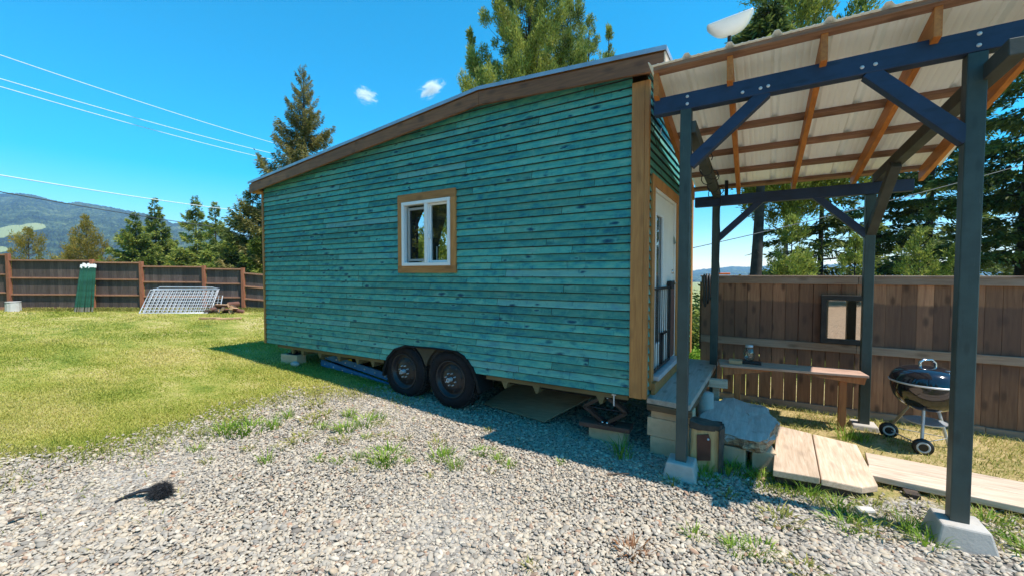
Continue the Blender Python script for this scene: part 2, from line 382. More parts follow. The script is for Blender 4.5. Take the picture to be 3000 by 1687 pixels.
def m_ground():
    q = NT('lawn_and_gravel_soil'); o = q.n('TexCoord').outputs['Object']
    g = q.attr('gmask'); s = q.attr('straw')
    n1 = q.noise(q.oc((.6,1.3,1)), .8, 5, .62); n2 = q.noise(o, 3.1, 5, .65); n3 = q.noise(o, 38., 3, .6)
    f = q.math('ADD', q.math('MULTIPLY', n1, .75), q.math('MULTIPLY', n2, .40))
    f = q.math('MULTIPLY_ADD', n3, .28, q.math('SUBTRACT', f, .20))
    lawn = q.ramp(f, [(.36, (.095,.14,.018)), (.45, (.19,.22,.035)), (.54, (.33,.30,.08)), (.64, (.45,.37,.17))])
    straw = q.ramp(q.math('MULTIPLY_ADD', n3, .5, q.math('MULTIPLY', n2, .5)), [(.34, (.12,.14,.03)), (.5, (.36,.27,.12)), (.66, (.52,.40,.22))])
    lawn = q.mix(s, lawn, straw)
    v = q.n('TexVoronoi', {'Vector': o, 'Scale': 34.}); vc = q.n('SeparateColor', {0: v.outputs['Color']}).outputs[0]
    gr = q.ramp(vc, [(0., (.22,.20,.17)), (.35, (.36,.32,.27)), (.6, (.44,.38,.31)), (.8, (.34,.32,.29)), (1., (.54,.48,.40))])
    gr = q.mix(q.ramp(v.outputs['Distance'], [(.45, 0.), (.75, .8)]), gr, (.09,.08,.075))
    edge = q.math('ADD', g, q.math('MULTIPLY_ADD', n2, 1.3, -.65))
    edge = q.math('ADD', edge, q.math('MULTIPLY_ADD', n3, .5, -.25))
    mk = q.ramp(edge, [(.38, 0.), (.62, 1.)])
    col = q.mix(mk, lawn, gr)
    bh = q.math('ADD', n3, q.math('MULTIPLY', q.math('SUBTRACT', 1., v.outputs['Distance']), mk))
    return q.done(q.bsdf(col, .95, q.bump(bh, .6, .02), **{'Specular IOR Level': .15}))
def ground():
    nr, na = 230, 420
    r = np.concatenate([[0.], np.geomspace(.25, 9000, nr)]); a = np.linspace(0, 2*pi, na, endpoint=False)
    X = (r[:,None]*np.cos(a)).ravel(); Y = (r[:,None]*np.sin(a)).ravel()
    Z = hgt(X, Y)
    near = np.hypot(X, Y) < 30
    Z += np.where(near, .012*np.sin(X*2.1+Y)*np.sin(Y*1.7-X*.6), 0)
    g = np.clip(.5+sdist(X, Y)/.9, 0, 1)
    st = np.clip((X+.2)/.6, 0, 1)*np.clip((Y-3.9)/.4, 0, 1)*np.clip((9-Y)/1.5, 0, 1)
    i = np.arange(nr)[:,None]*na; k = np.arange(na)[None,:]; k2 = (k+1) % na
    F = np.stack([i+k, i+na+k, i+na+k2, i+k2], -1).reshape(-1, 4)
    o = npmesh('ground', np.stack([X, Y, Z], 1), F, m_ground(), smooth=True, attr={'gmask': g, 'straw': st})
    return props(o, kind='structure')
ground()

# pebbles: thousands of river stones over the gravel
CAM = np.array([0., 0., 1.75]); AZ = R(30.6)
def infrus(x, y, m=.5):
    f = -sin(AZ)*x+cos(AZ)*y; s = cos(AZ)*x+sin(AZ)*y
    return (f > .6) & (np.abs(s) < f*1.27+m) & (f > 1.55-m*.6)
def ico():
    p = (1+5**.5)/2
    v = np.array([(-1,p,0),(1,p,0),(-1,-p,0),(1,-p,0),(0,-1,p),(0,1,p),(0,-1,-p),(0,1,-p),(p,0,-1),(p,0,1),(-p,0,-1),(-p,0,1)], float)
    f = np.array([(0,11,5),(0,5,1),(0,1,7),(0,7,10),(0,10,11),(1,5,9),(5,11,4),(11,10,2),(10,7,6),(7,1,8),(3,9,4),(3,4,2),(3,2,6),(3,6,8),(3,8,9),(4,9,5),(2,4,11),(6,2,10),(8,6,7),(9,8,1)])
    v /= np.linalg.norm(v[0]); return v, f
def ico2():
    v, f = ico(); vs = [tuple(p) for p in v]; cache = {}; nf = []
    def mid(a, b):
        k = (min(a, b), max(a, b))
        if k not in cache:
            p = (np.array(vs[a])+np.array(vs[b])); p /= np.linalg.norm(p); cache[k] = len(vs); vs.append(tuple(p))
        return cache[k]
    for a, b, c in f:
        x, y, z = mid(a, b), mid(b, c), mid(c, a); nf += [(a,x,z),(b,y,x),(c,z,y),(x,y,z)]
    return np.array(vs), np.array(nf)
def rotmats(ax, ay, az):
    cx, sx, cy, sy, cz, sz = np.cos(ax), np.sin(ax), np.cos(ay), np.sin(ay), np.cos(az), np.sin(az)
    Z = np.zeros_like(cx); O = Z+1
    Rx = np.stack([O,Z,Z,Z,cx,-sx,Z,sx,cx], -1).reshape(-1,3,3); Ry = np.stack([cy,Z,sy,Z,O,Z,-sy,Z,cy], -1).reshape(-1,3,3)
    Rz = np.stack([cz,-sz,Z,sz,cz,Z,Z,Z,O], -1).reshape(-1,3,3); return Rz @ Ry @ Rx
def m_pebble():
    q = NT('river_pebble'); r = q.rnd()
    col = q.ramp(r, [(0., (0.224,0.198,0.169)), (.14, (0.370,0.318,0.253)), (.3, (0.500,0.413,0.303)), (.45, (0.311,0.278,0.239)), (.58, (0.552,0.461,0.345)), (.70, (0.431,0.325,0.218)), (.80, (0.397,0.341,0.275)), (.88, (0.621,0.532,0.415)), (.94, (0.164,0.143,0.120)), (.985, (0.363,0.214,0.134))])
    n = q.noise(q.oc((1,1,1), r), 45., 3)
    col = q.mix(q.math('MULTIPLY', n, .5), col, q.mix(.5, col, (.30,.27,.24)))
    return q.done(q.bsdf(col, .8, None, **{'Specular IOR Level': .25}))
def pebbles():
    cell = .0168
    gx, gy = np.meshgrid(np.arange(-6.8, 4.2, cell), np.arange(-.9, 5.4, cell))
    x = gx.ravel()+RNG.uniform(-.5, .5, gx.size)*cell*1.3; y = gy.ravel()+RNG.uniform(-.5, .5, gx.size)*cell*1.3
    ok = infrus(x, y, 1.3) & (np.hypot(x, y) < 8)
    x, y = x[ok], y[ok]
    sd = sdist(x, y)+.22*np.sin(x*3.1+1.3*np.sin(y*2.3))*np.sin(y*3.7+x)+.12*np.sin(x*9+y*5)*np.sin(y*8.3-x*4)
    keep = RNG.random(len(x)) < np.clip(.5+sd/.95, 0, 1)**1.2
    # thinner where soil and weeds take over on the right
    thin = np.clip((x+.1)/.5, 0, 1)*np.clip((y-2.9)/.6, 0, 1)
    keep &= RNG.random(len(x)) > thin*(.35+.45*(np.sin(x*5.3+1)*np.sin(y*6.1) > 0))
    keep &= RNG.random(len(x)) > np.clip((y-3.9)/.5, 0, 1)*.55*(x > -5)
    x, y = x[keep], y[keep]; n = len(x)
    a = RNG.lognormal(math.log(.0138), .36, n).clip(.006, .034); b = a*RNG.uniform(.5, .85, n); c = a*RNG.uniform(.26, .48, n)
    Rm = rotmats(RNG.normal(0, .30, n), RNG.normal(0, .30, n), RNG.uniform(0, 2*pi, n))
    z = hgt(x, y)+.002+c*.35+RNG.random(n)**2*.012
    def block(sel, v, f, name):
        m = sel.sum()
        jit = 1+RNG.normal(0, .10, (m, len(v), 1))
        P = v[None]*jit*np.stack([a, b, c], -1)[sel][:,None,:]
        P = np.einsum('nij,nkj->nki', Rm[sel], P)+np.stack([x, y, z], -1)[sel][:,None,:]
        F = f[None]+(np.arange(m)*len(v))[:,None,None]
        return P.reshape(-1, 3), F.reshape(-1, 3), np.repeat(RNG.random(m), len(f))
    f_ = -sin(AZ)*x+cos(AZ)*y
    P1, F1, r1 = block(f_ < 2.9, *ico2(), 'a'); P2, F2, r2 = block(f_ >= 2.9, *ico(), 'b')
    V = np.concatenate([P1, P2]); F = np.concatenate([F1, F2+len(P1)]); rr = np.concatenate([r1, r2])
    o = npmesh('gravel_pebbles', V, F, m_pebble(), rnd=rr, smooth=True)
    props(o, 'pale grey and beige river pebbles spread as a gravel yard', 'gravel', kind='stuff')
pebbles()

def blades(x, y, z, h, w, lean=.5, az=None):
    """triangular grass blades, two segments; returns V, F(quads/tri as tri), count"""
    n = len(x); az = RNG.uniform(0, 2*pi, n) if az is None else az
    la = az+RNG.normal(0, .5, n); l = h*lean*RNG.uniform(.2, 1.3, n)
    dx, dy = np.cos(la)*l, np.sin(la)*l; sx, sy = -np.sin(az)*w/2, np.cos(az)*w/2
    p = np.stack([x, y, z], -1); sd = np.stack([sx, sy, 0*sx], -1)
    m = p+np.stack([dx*.35, dy*.35, h*.62], -1); t = p+np.stack([dx, dy, h], -1)
    V = np.stack([p-sd, p+sd, m+sd*.75, m-sd*.75, t], 1).reshape(-1, 3)
    b = (np.arange(n)*5)[:,None]
    F = np.concatenate([b+np.array([[0,1,2]]), b+np.array([[0,2,3]]), b+np.array([[3,2,4]])], 1).reshape(-1, 3)
    return V, F
def pn(x, y):
    """patchy 0..1 tone: dry and green areas of the lawn"""
    v = .5*np.sin(x*.55+1.9*np.sin(y*.8+.4))*np.sin(y*1.3+x*.3)+.35*np.sin(x*1.7+2.2*np.sin(y*1.1+1))*np.sin(y*2.9-x*.6)+.28*np.sin(x*4.1+y*2.3+2*np.sin(y*3))*np.sin(y*6.1-x*2.2)
    return np.clip(.5+.85*v, 0, 1)
def lawn():
    N = 60000
    x = RNG.uniform(-6.2, -2.6, N); y = RNG.uniform(.2, 4.2, N); sd = sdist(x, y)
    cl = np.sin(x*6.1+2*np.sin(y*4))*np.sin(y*7.3+x*2)*.5+.5
    keep = (sd > -.2) & (RNG.random(N) < np.exp(-np.maximum(sd, 0)/.38)*cl**2*.8); x, y = x[keep], y[keep]; n = len(x)
    V, F = blades(x, y, hgt(x, y)+.008, RNG.uniform(.02, .06, n), RNG.uniform(.005, .008, n), 1.3)
    o = npmesh('gravel_edge_grass', V, F, M['weeddry'], rnd=np.repeat(RNG.random(n), 3))
    props(o, 'thin grass straggling from the lawn into the gravel', 'grass', kind='stuff')
    # density falls with distance so blades stay about a pixel wide
    N = 620000
    f = 3.0/(1-RNG.random(N)*(1-3.0/15.2)); s = f*RNG.uniform(-1.62, .2, N)-.8*RNG.random(N)
    x = -sin(AZ)*f+cos(AZ)*s; y = cos(AZ)*f+sin(AZ)*s
    sd = sdist(x, y)+.2*np.sin(x*3.1+1.3*np.sin(y*2.3))*np.sin(y*3.7+x)
    patch = .5+.5*np.sin(x*1.3+2*np.sin(y*.9))*np.sin(y*1.9+x*.5)
    keep = (RNG.random(N) < np.clip(.32-sd/1.1, 0, 1)) & (RNG.random(N) < .35+.65*patch) & (x < -.95)
    x, y, f, patch = x[keep], y[keep], f[keep], patch[keep]; n = len(x)
    h = RNG.uniform(.014, .036, n)*(.7+.5*patch); w = .0017*f*RNG.uniform(.6, 1.1, n)
    cl = np.clip(np.sin(x*2.3+y*1.1+3*np.sin(y*.7))*np.sin(y*2.9-x*.8)*np.sin(x*.9+y*4.1), 0, 1); h *= 1+1.3*cl**1.5
    V, F = blades(x, y, hgt(x, y), h, w.clip(.004), 1.1)
    o = npmesh('lawn_grass', V, F, M['lawn'], rnd=np.repeat(np.clip(RNG.random(n)*.55+.50*pn(x, y)+.02, 0, 1), 3))
    props(o, 'short yellow green lawn grass covering the yard', 'grass', kind='stuff')
    # longer unmown grass along the foot of the fence and beside the trailer
    n = 16000; u = RNG.random(n); j = RNG.integers(0, 5, n); FX = np.array([(-23.0,3.44),(-20.65,5.02),(-19.28,5.98),(-17.52,7.23),(-16.42,8.03),(-15.2,8.9)])
    P = FX[j]+(FX[j+1]-FX[j])*u[:,None]; o_ = RNG.exponential(.10, n); x = P[:,0]+.553*(o_+.02); y = P[:,1]-.833*(o_+.02)
    V, F = blades(x, y, hgt(x, y), RNG.uniform(.05, .17, n)*np.exp(-o_*2.5), RNG.uniform(.012, .022, n), .6)
    o = npmesh('fence_grass', V, F, M['weeddry'], rnd=np.repeat(RNG.random(n)*.8, 3))
    props(o, 'longer unmown grass along the foot of the far fence', 'grass', kind='stuff')
    # sparse straw and new grass by the boardwalk and grill
    N = 26000
    x = RNG.uniform(.0, 5.5, N); y = RNG.uniform(3.7, 6.4, N)
    keep = (RNG.random(N) < .3+.7*(np.sin(x*4+1)*np.sin(y*5) > -.2)); x, y = x[keep], y[keep]; n = len(x)
    V, F = blades(x, y, hgt(x, y), RNG.uniform(.015, .06, n), RNG.uniform(.004, .009, n), 1.6)
    o = npmesh('dry_grass', V, F, M['weeddry'], rnd=np.repeat(RNG.random(n)*1.1, 3))
    props(o, 'dry straw coloured grass around the grill and boardwalk', 'grass', kind='stuff')
lawn()

# ---------------------------------------------------------------- the tiny house (local frame: x=0 at the door end, -x along the long wall, y=0 long wall face)
HL, HW = 6.83, 2.75
hs = thing('tiny_house', (-.889, 4.0, 0), 'teal wood sided tiny house on a tandem axle trailer with brown fascia', 'tiny house', rz=-R(1.2))
def ztop(x):
    if x < -1.87: return 3.404+(x+7.065)*(.477/5.195)
    return 3.881-(x+1.87)*(.127/2.07)
def tilt(x, z): return .0111*x*max(0., (1.7-z)/1.15)
ARCH = [(1.91,.2),(1.93,.31),(1.97,.45),(2.05,.61),(2.18,.735),(2.33,.785),(2.7,.79),(3.22,.77),(3.42,.705),(3.57,.57),(3.64,.42),(3.67,.3),(3.69,.2)]
def arch(s):
    if s <= ARCH[0][0] or s >= ARCH[-1][0]: return -9
    for (a, za), (b, zb) in zip(ARCH, ARCH[1:]):
        if a <= s <= b: return za+(zb-za)*(s-a)/(b-a)
WX0, WX1, WZ0, WZ1 = -3.228, -2.386, 1.85, 2.70        # window opening
EXP = .0825
def lap_wall(along, lo, hi, breaks, holes, zbot, zceil, place, outn):
    """lap siding: rows of boards; place(u, z, out) -> point"""
    mb = MB(); k = 0; z = zbot; nails = []
    while z < 3.9:
        joints = [lo]; u = lo
        while u < hi-.5:
            u += random.uniform(1.1, 2.9); 
            if u < hi-.35: joints.append(u)
        joints.append(hi)
        jit = random.uniform(-.003, .003)
        for a, b in zip(joints, joints[1:]):
            rnd = random.random(); o2 = random.uniform(-.0015, .002); cup = random.uniform(-.002, .003)
            a2, b2 = a+(.0025 if a > lo else 0), b-(.0025 if b < hi else 0)
            us = sorted({a2, b2}|{t for t in breaks if a2 < t < b2})
            nails.extend((t, z+.012) for e in (a2+.02, b2-.02) for t in (e,)); nails.extend((t, z+.012) for t in np.arange(math.ceil(a2/.61)*.61, b2, .61))
            for p, q_ in zip(us, us[1:]):
                c = (p+q_)/2
                iv = [(z+jit, z+EXP)]
                for (h0, h1, za, zb) in holes:
                    if h0 < c < h1:
                        iv = [w for (m, n) in iv for w in ((m, min(n, za)), (max(m, zb), n)) if w[1]-w[0] > .004]
                for (m, n) in iv:
                    def lim(u, v): return min(v, zceil(u))
                    def low(u, v): return max(v, arch(-u)) if along == 'x' else v
                    m0, m1, n0, n1 = low(p, m), low(q_, m), lim(p, n), lim(q_, n)
                    if n0-m0 < .003 and n1-m1 < .003: continue
                    n0, n1 = max(n0, m0), max(n1, m1)
                    def of(zz): return (.018+o2)*(1-(zz-z)/EXP)+.001
                    c0, c1 = min(m0+.007, n0), min(m1+.007, n1)
                    vs = [place(p, c0, of(c0)), place(q_, c1, of(c1)), place(q_, n1, of(n1)), place(p, n0, of(n0)), place(p, m0, of(m0)-.007), place(q_, m1, of(m1)-.007), place(p, m0, -.004), place(q_, m1, -.004)]
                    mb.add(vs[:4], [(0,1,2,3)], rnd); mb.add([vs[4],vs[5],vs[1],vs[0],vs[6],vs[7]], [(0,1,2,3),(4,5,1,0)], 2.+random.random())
        z += EXP; k += 1
    for (u, zz) in nails:      # nail heads
        if not (lo+.01 < u < hi-.01) or zz > zceil(u)-.02 or (along == 'x' and zz < arch(-u)+.03) or any(h0-.08 < u < h1+.08 and za-.1 < zz < zb+.1 for h0, h1, za, zb in holes): continue
        pts = [place(u+.0045*cos(t), zz+.0045*sin(t), .0185) for t in (0, 1.26, 2.51, 3.77, 5.03)]
        mb.add(pts, [(0,1,2,3,4)], 2.2)
    return mb
brk = list(np.arange(-6.9, 0, .05))+[WX0, WX1, -1.87]
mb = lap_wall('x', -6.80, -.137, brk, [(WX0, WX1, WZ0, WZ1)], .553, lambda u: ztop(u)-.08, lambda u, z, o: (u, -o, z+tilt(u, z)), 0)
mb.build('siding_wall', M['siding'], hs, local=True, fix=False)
# door end
DY0, DY1, DZ0, DZ1 = .245, 1.46, .69, 2.62
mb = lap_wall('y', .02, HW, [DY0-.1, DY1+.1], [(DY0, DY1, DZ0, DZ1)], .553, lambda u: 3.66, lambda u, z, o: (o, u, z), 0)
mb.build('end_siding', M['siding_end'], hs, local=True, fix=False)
# back and far walls and inner lining
def lv(mb): return mb
mb = MB(); Y = HW
bx0, bx1, bz0, bz1 = -6.25, -4.1, 1.9, 3.1
for a, b, c, d in ((-6.8,bx0,.5,3.3),(bx1,0,.5,3.66),(bx0,bx1,.5,bz0),(bx0,bx1,bz1,3.3)):
    mb.box((a, Y-.08, c), (b, Y, d))
mb.build('back_wall', M['siding'], hs, local=True)
mb = MB().box((-6.80, .03, .5), (-6.74, Y-.081, 3.3)); mb.build('far_wall', M['siding_end'], hs, local=True)
mb = MB().box((-6.73, .06, .53), (-.16, Y-.085, .60)); mb.build('floor', M['interior'], hs, local=True)
mb = MB()
mb.prism([(-6.73,.055,.6),(-.13,.055,.6),(-.13,.055,1.8),(-6.73,.055,1.8)], (0,.012,0))
mb.box((-6.73,.055,1.8),(WX0-.01,.067,3.25)); mb.box((WX1+.01,.055,1.8),(-.13,.067,3.5)); mb.box((WX0-.01,.055,2.72),(WX1+.01,.067,3.5))
mb.box((-.125,.055,.6),(-.115,.235,3.5)); mb.box((-.125,1.47,.6),(-.115,2.66,3.5)); mb.box((-.125,.235,2.63),(-.115,1.47,3.5))
mb.build('inner_lining', M['interior'], hs, local=True)
# roof slab, drip edge, fascia
def strip(x0, x1, dz0, dz1, y0, y1, mb, n=1):
    xs = [x0]+([-1.87] if x0 < -1.87 < x1 else [])+[x1]
    for a, b in zip(xs, xs[1:]):
        mb.add([(a,y0,ztop(a)+dz0),(b,y0,ztop(b)+dz0),(b,y1,ztop(b)+dz0),(a,y1,ztop(a)+dz0),(a,y0,ztop(a)+dz1),(b,y0,ztop(b)+dz1),(b,y1,ztop(b)+dz1),(a,y1,ztop(a)+dz1)],
               [(3,2,1,0),(4,5,6,7),(0,1,5,4),(1,2,6,5),(2,3,7,6),(3,0,4,7)], .5)
mb = MB(); strip(-7.075, .185, .0, .014, -.135, HW+.13, mb); roof = mb.build('roof', M['shingle'], hs, local=True)
mb = MB(); strip(-7.06, .165, -.05, -.001, -.09, HW+.1, mb); mb.build('roof_deck', M['cedarx'], hs, local=True)
mb = MB(); strip(-7.08, .19, -.030, .010, -.142, -.1355, mb)
mb.box((.1905,-.141,ztop(.2)-.035),(.1965,HW+.1,ztop(.2)+.006)); mb.build('drip_edge', M['drip'], hs, local=True)
joints = [-7.06,-5.2,-4.07,-1.87,.170]
for a, b in zip(joints, joints[1:]):
    mb = MB(); strip(a+.0015, b-.0015, -.195, -.0435, -.128, -.092, mb); mb.r = [random.random()]*len(mb.r)
    mb.build('fascia', M['fascia'], hs, local=True, bevel=.003)
mb = MB().box((.1715,-.127,ztop(.2)-.19),(.1845,HW+.1,ztop(.2)-.036)); mb.build('end_fascia', M['pale'], hs, local=True)
mb = MB().box((-7.062,-.09,ztop(-7.06)-.19),(-7.02,HW+.1,ztop(-7.06)-.052)); mb.build('eave_fascia', M['fascia'], hs, local=True)
mb = MB().box((-7.02,-.088,3.215),(-6.80,HW,3.24)); mb.build('soffit', M['cedarx'], hs, local=True)
mb = MB(); strip(-7.0, -.0, -.10, -.055, -.09, .0, mb); mb.build('soffit', M['cedarx'], hs, local=True)
# corner trims
for name, a, b in (('corner_trim',(-.135,-.032,.545),(-.014,-.003,3.55)),('corner_trim',(-.0135,-.030,.55),(.030,.02,3.55)),('corner_trim',(-6.845,-.03,.478),(-6.795,-.002,3.215)),('corner_trim',(.002,HW-.09,.55),(.03,HW+.03,3.6))):
    MB().box(a, b).build(name, M['cedar'], hs, bevel=.004, local=True)
# window
wt = MB().box((-3.315,-.036,2.70),(-2.297,-.004,2.807)).build('window_trim', M['cedarx'], hs, bevel=.003, local=True)
MB().box((-3.318,-.036,1.757),(-2.294,-.004,1.848)).build('window_trim', M['cedarx'], hs, bevel=.003, local=True)
MB().box((-3.315,-.035,1.8485),(-3.232,-.004,2.6995)).build('window_trim', M['cedar'], hs, bevel=.003, local=True)
MB().box((-2.382,-.035,1.8485),(-2.297,-.004,2.6995)).build('window_trim', M['cedar'], hs, bevel=.003, local=True)
def frame(x0, x1, z0, z1, w, y0, y1):
    m = MB()
    m.box((x0,y0,z0),(x1,y1,z0+w)); m.box((x0,y0,z1-w),(x1,y1,z1)); m.box((x0,y0,z0+w),(x0+w,y1,z1-w)); m.box((x1-w,y0,z0+w),(x1,y1,z1-w)); return m
win = frame(WX0-.003, WX1+.003, WZ0-.001, WZ1-.001, .042, -.048, .05).build('window', M['white'], hs, bevel=.003, local=True)
xm = -2.79
MB().box((xm-.026,-.044,WZ0+.042),(xm+.026,.045,WZ1-.044)).build('mullion', M['white'], win, bevel=.003, local=True)
frame(WX0+.085, xm-.028, WZ0+.06, WZ1-.08, .03, -.012, .004).build('screen_frame', M['greyframe'], win, bevel=.002, local=True)
frame(xm+.028, WX1-.041, WZ0+.044, WZ1-.046, .024, .0, .03).build('sash', M['white'], win, bevel=.002, local=True)
MB().box((WX0+.04,.012,WZ0+.043),(xm-.027,.015,WZ1-.045)).build('pane', M['glass'], win, local=True)
MB().box((xm+.05,.012,WZ0+.066),(WX1-.063,.015,WZ1-.068)).build('pane', M['glass'], win, local=True)
MB().box((xm+.03,-.03,2.20),(xm+.05,-.001,2.28)).build('latch', M['white'], win, bevel=.006, local=True)
cu = MB()
y = .09
def plate(poly): cu.prism([(x, y, z) for x, z in poly], (0,.006,0))
plate([(-3.24,1.84),(-3.062,1.84),(-3.056,2.42),(-2.955,2.593),(-2.955,2.73),(-3.24,2.73)])
plate([(-2.954,2.73),(-2.954,2.593),(-2.885,2.42),(-2.878,1.84),(-2.80,1.84),(-2.80,2.73)])
plate([(-2.799,2.73),(-2.799,1.84),(-2.70,1.84),(-2.69,2.15),(-2.535,2.54),(-2.535,2.73)])
plate([(-2.534,2.73),(-2.534,2.54),(-2.546,1.84),(-2.37,1.84),(-2.37,2.73)])
plate([(-3.056,1.84),(-2.88,1.84),(-2.88,1.9),(-3.056,1.9)])
cu.build('curtain', M['curtain'], hs, local=True)
MB().box((-2.80,.05,1.905),(-2.47,.06,1.92)).box((-2.69,.05,1.85),(-2.682,.06,2.1)).build('window_grille', M['white'], hs, local=True)
# door set
for a, b, mt in (((.002,DY0-.11,.60),(.034,DY0,DZ1+.1),'cedar'),((.002,DY1,.60),(.034,DY1+.11,DZ1+.1),'cedar'),((.002,DY0+.001,DZ1),(.034,DY1-.001,DZ1+.1),'cedar')):
    MB().box(a, b).build('door_trim', M[mt], hs, bevel=.004, local=True)
fm = MB(); fm.box((-.07,DY0,DZ0+.03),(.015,DY0+.03,DZ1)).box((-.07,DY1-.03,DZ0+.03),(.015,DY1,DZ1)).box((-.07,DY0+.03,DZ1-.03),(.015,DY1-.03,DZ1))
fm.build('door_frame', M['doorwhite'], hs, bevel=.003, local=True)
dr = MB()
dy0, dy1, dz0, dz1 = DY0+.034, DY1-.034, DZ0+.04, DZ1-.034
dr.box((-0.05,dy0,dz0),(-0.01,dy0+.16,dz1)).box((-0.05,dy1-.62,dz0),(-0.01,dy1,dz1)).box((-0.05,dy0+.16,dz0),(-0.01,dy1-.62,dz0+.25)).box((-0.05,dy0+.16,dz1-.2),(-0.01,dy1-.62,dz1))
door = dr.build('door', M['doorwhite'], hs, bevel=.003, local=True)
MB().box((-0.035,dy0+.16,dz0+.25),(-0.025,dy1-.62,dz1-.2)).build('pane', M['glass'], door, local=True)
fr = MB()
for a in (dy0+.16, dy1-.645): fr.box((-0.023,a,dz0+.25),(0.,a+.025,dz1-.2))
fr.box((-0.023,dy0+.185,dz0+.25),(0.,dy1-.645,dz0+.275)).box((-0.023,dy0+.185,dz1-.225),(0.,dy1-.645,dz1-.2))
fr.build('pane_moulding', M['white'], door, bevel=.003, local=True)
MB().tube([(-0.009,dy1-.07,1.63),(0.035,dy1-.07,1.63),(0.04,dy1-.13,1.63),(0.04,dy1-.2,1.625)], .011, 8).lathe([(0,-.011),(.03,-.011),(.03,.004),(0,.004)], (0,dy1-.07,1.63), 12, 'x').build('handle', M['chrome'], door, local=True)
MB().lathe([(0,-.011),(.028,-.011),(.028,.006),(0,.006)], (0,dy1-.07,1.77), 12, 'x').build('deadbolt', M['chrome'], door, local=True)
MB().box((-.11,DY0+.001,DZ0-.02),(.085,DY1-.001,DZ0+.028)).build('threshold', M['galv'], hs, bevel=.006, local=True)
MB().box((.034,DY0-.1,.555),(.07,DY1+.1,DZ0-.021)).build('sill_board', M['cedarx'], hs, bevel=.004, local=True)
gt = MB(); g0, g1, gz0, gz1 = DY0+.005, DY0+.86, .735, 1.60
GX = .028
gt.box((-.035,g0,gz0),(-.010,g0+.022,gz1)).box((-.035,g1-.022,gz0),(-.010,g1,gz1)).box((-.035,g0+.022,gz0),(-.010,g1-.022,gz0+.022)).box((-.035,g0+.022,gz1-.022),(-.010,g1-.022,gz1))
for i in range(1, 8): gt.tube([(-.022,g0+.02+i*.102,gz0+.02),(-.022,g0+.02+i*.102,gz1-.02)], .0045, 6)
gt.box((-.037,g0+.42,gz0+.02),(-.009,g0+.44,1.1)).box((-.037,g0+.42,1.08),(-.009,g0+.68,1.10))
gt.v = [(x+GX+.012, y, z) for x, y, z in gt.v]
gate = gt.build('pet_gate', M['black'], hs, local=True)
MB().box((.0,g1-.06,1.57),(.05,g1+.1,1.66)).build('latch', M['black'], gate, bevel=.006, local=True)
MB().box((.016,g1+.01,1.10),(.020,g1+.035,1.5)).build('warning_strip', M['yellow'], gate, local=True)
MB().box((-.008,g1+.05,.74),(.014,DY1-.034,1.66)).build('gate_board', M['redplank'], hs, bevel=.003, local=True)
# thin cable drooping on the end wall
MB().tube([(.03,.06,3.45),(.04,.15,3.2),(.035,.12,3.1),(.04,.3,2.98),(.03,.42,3.15),(.03,.5,3.3)], .004, 5).build('wall_cable', M['hose'], hs, local=True)

# trailer: chassis rail, outriggers, floor, wheels, fender
for a, b in ((-6.5,-3.70),(-1.88,-.16)):
    za, zb = .553+tilt(a,.55), .553+tilt(b,.55)
    MB().prism([(a,.03,za-.055),(b,.03,zb-.055),(b,.03,zb+.02),(a,.03,za+.02)], (0,.05,0)).build('chassis_rail', M['chassis'], hs, local=True)
for i, x in enumerate((-6.05,-5.75,-5.25,-4.75,-4.3,-3.95,-1.62,-1.2,-.45)):
    z = .553+tilt(x,.55)-.055
    MB().prism([(x-.045,.035,z),(x+.045,.035,z),(x+.025,.035,z-.075),(x-.0,.035,z-.085)], (0,.35,0)).build('outrigger', M['chassis'], hs, local=True)
MB().box((-6.6,.09,.45),(-.2,HW-.05,.528)).box((-6.5,.7,.36),(-.2,.78,.449)).box((-6.5,2.0,.36),(-.2,2.08,.449)).build('underframe', M['under'], hs, local=True)
MB().tube([(-2.43,.15,.385),(-2.43,2.6,.385)], .035, 8).tube([(-3.27,.15,.385),(-3.27,2.6,.385)], .035, 8).build('axle', M['under'], hs, local=True)
RW = .385
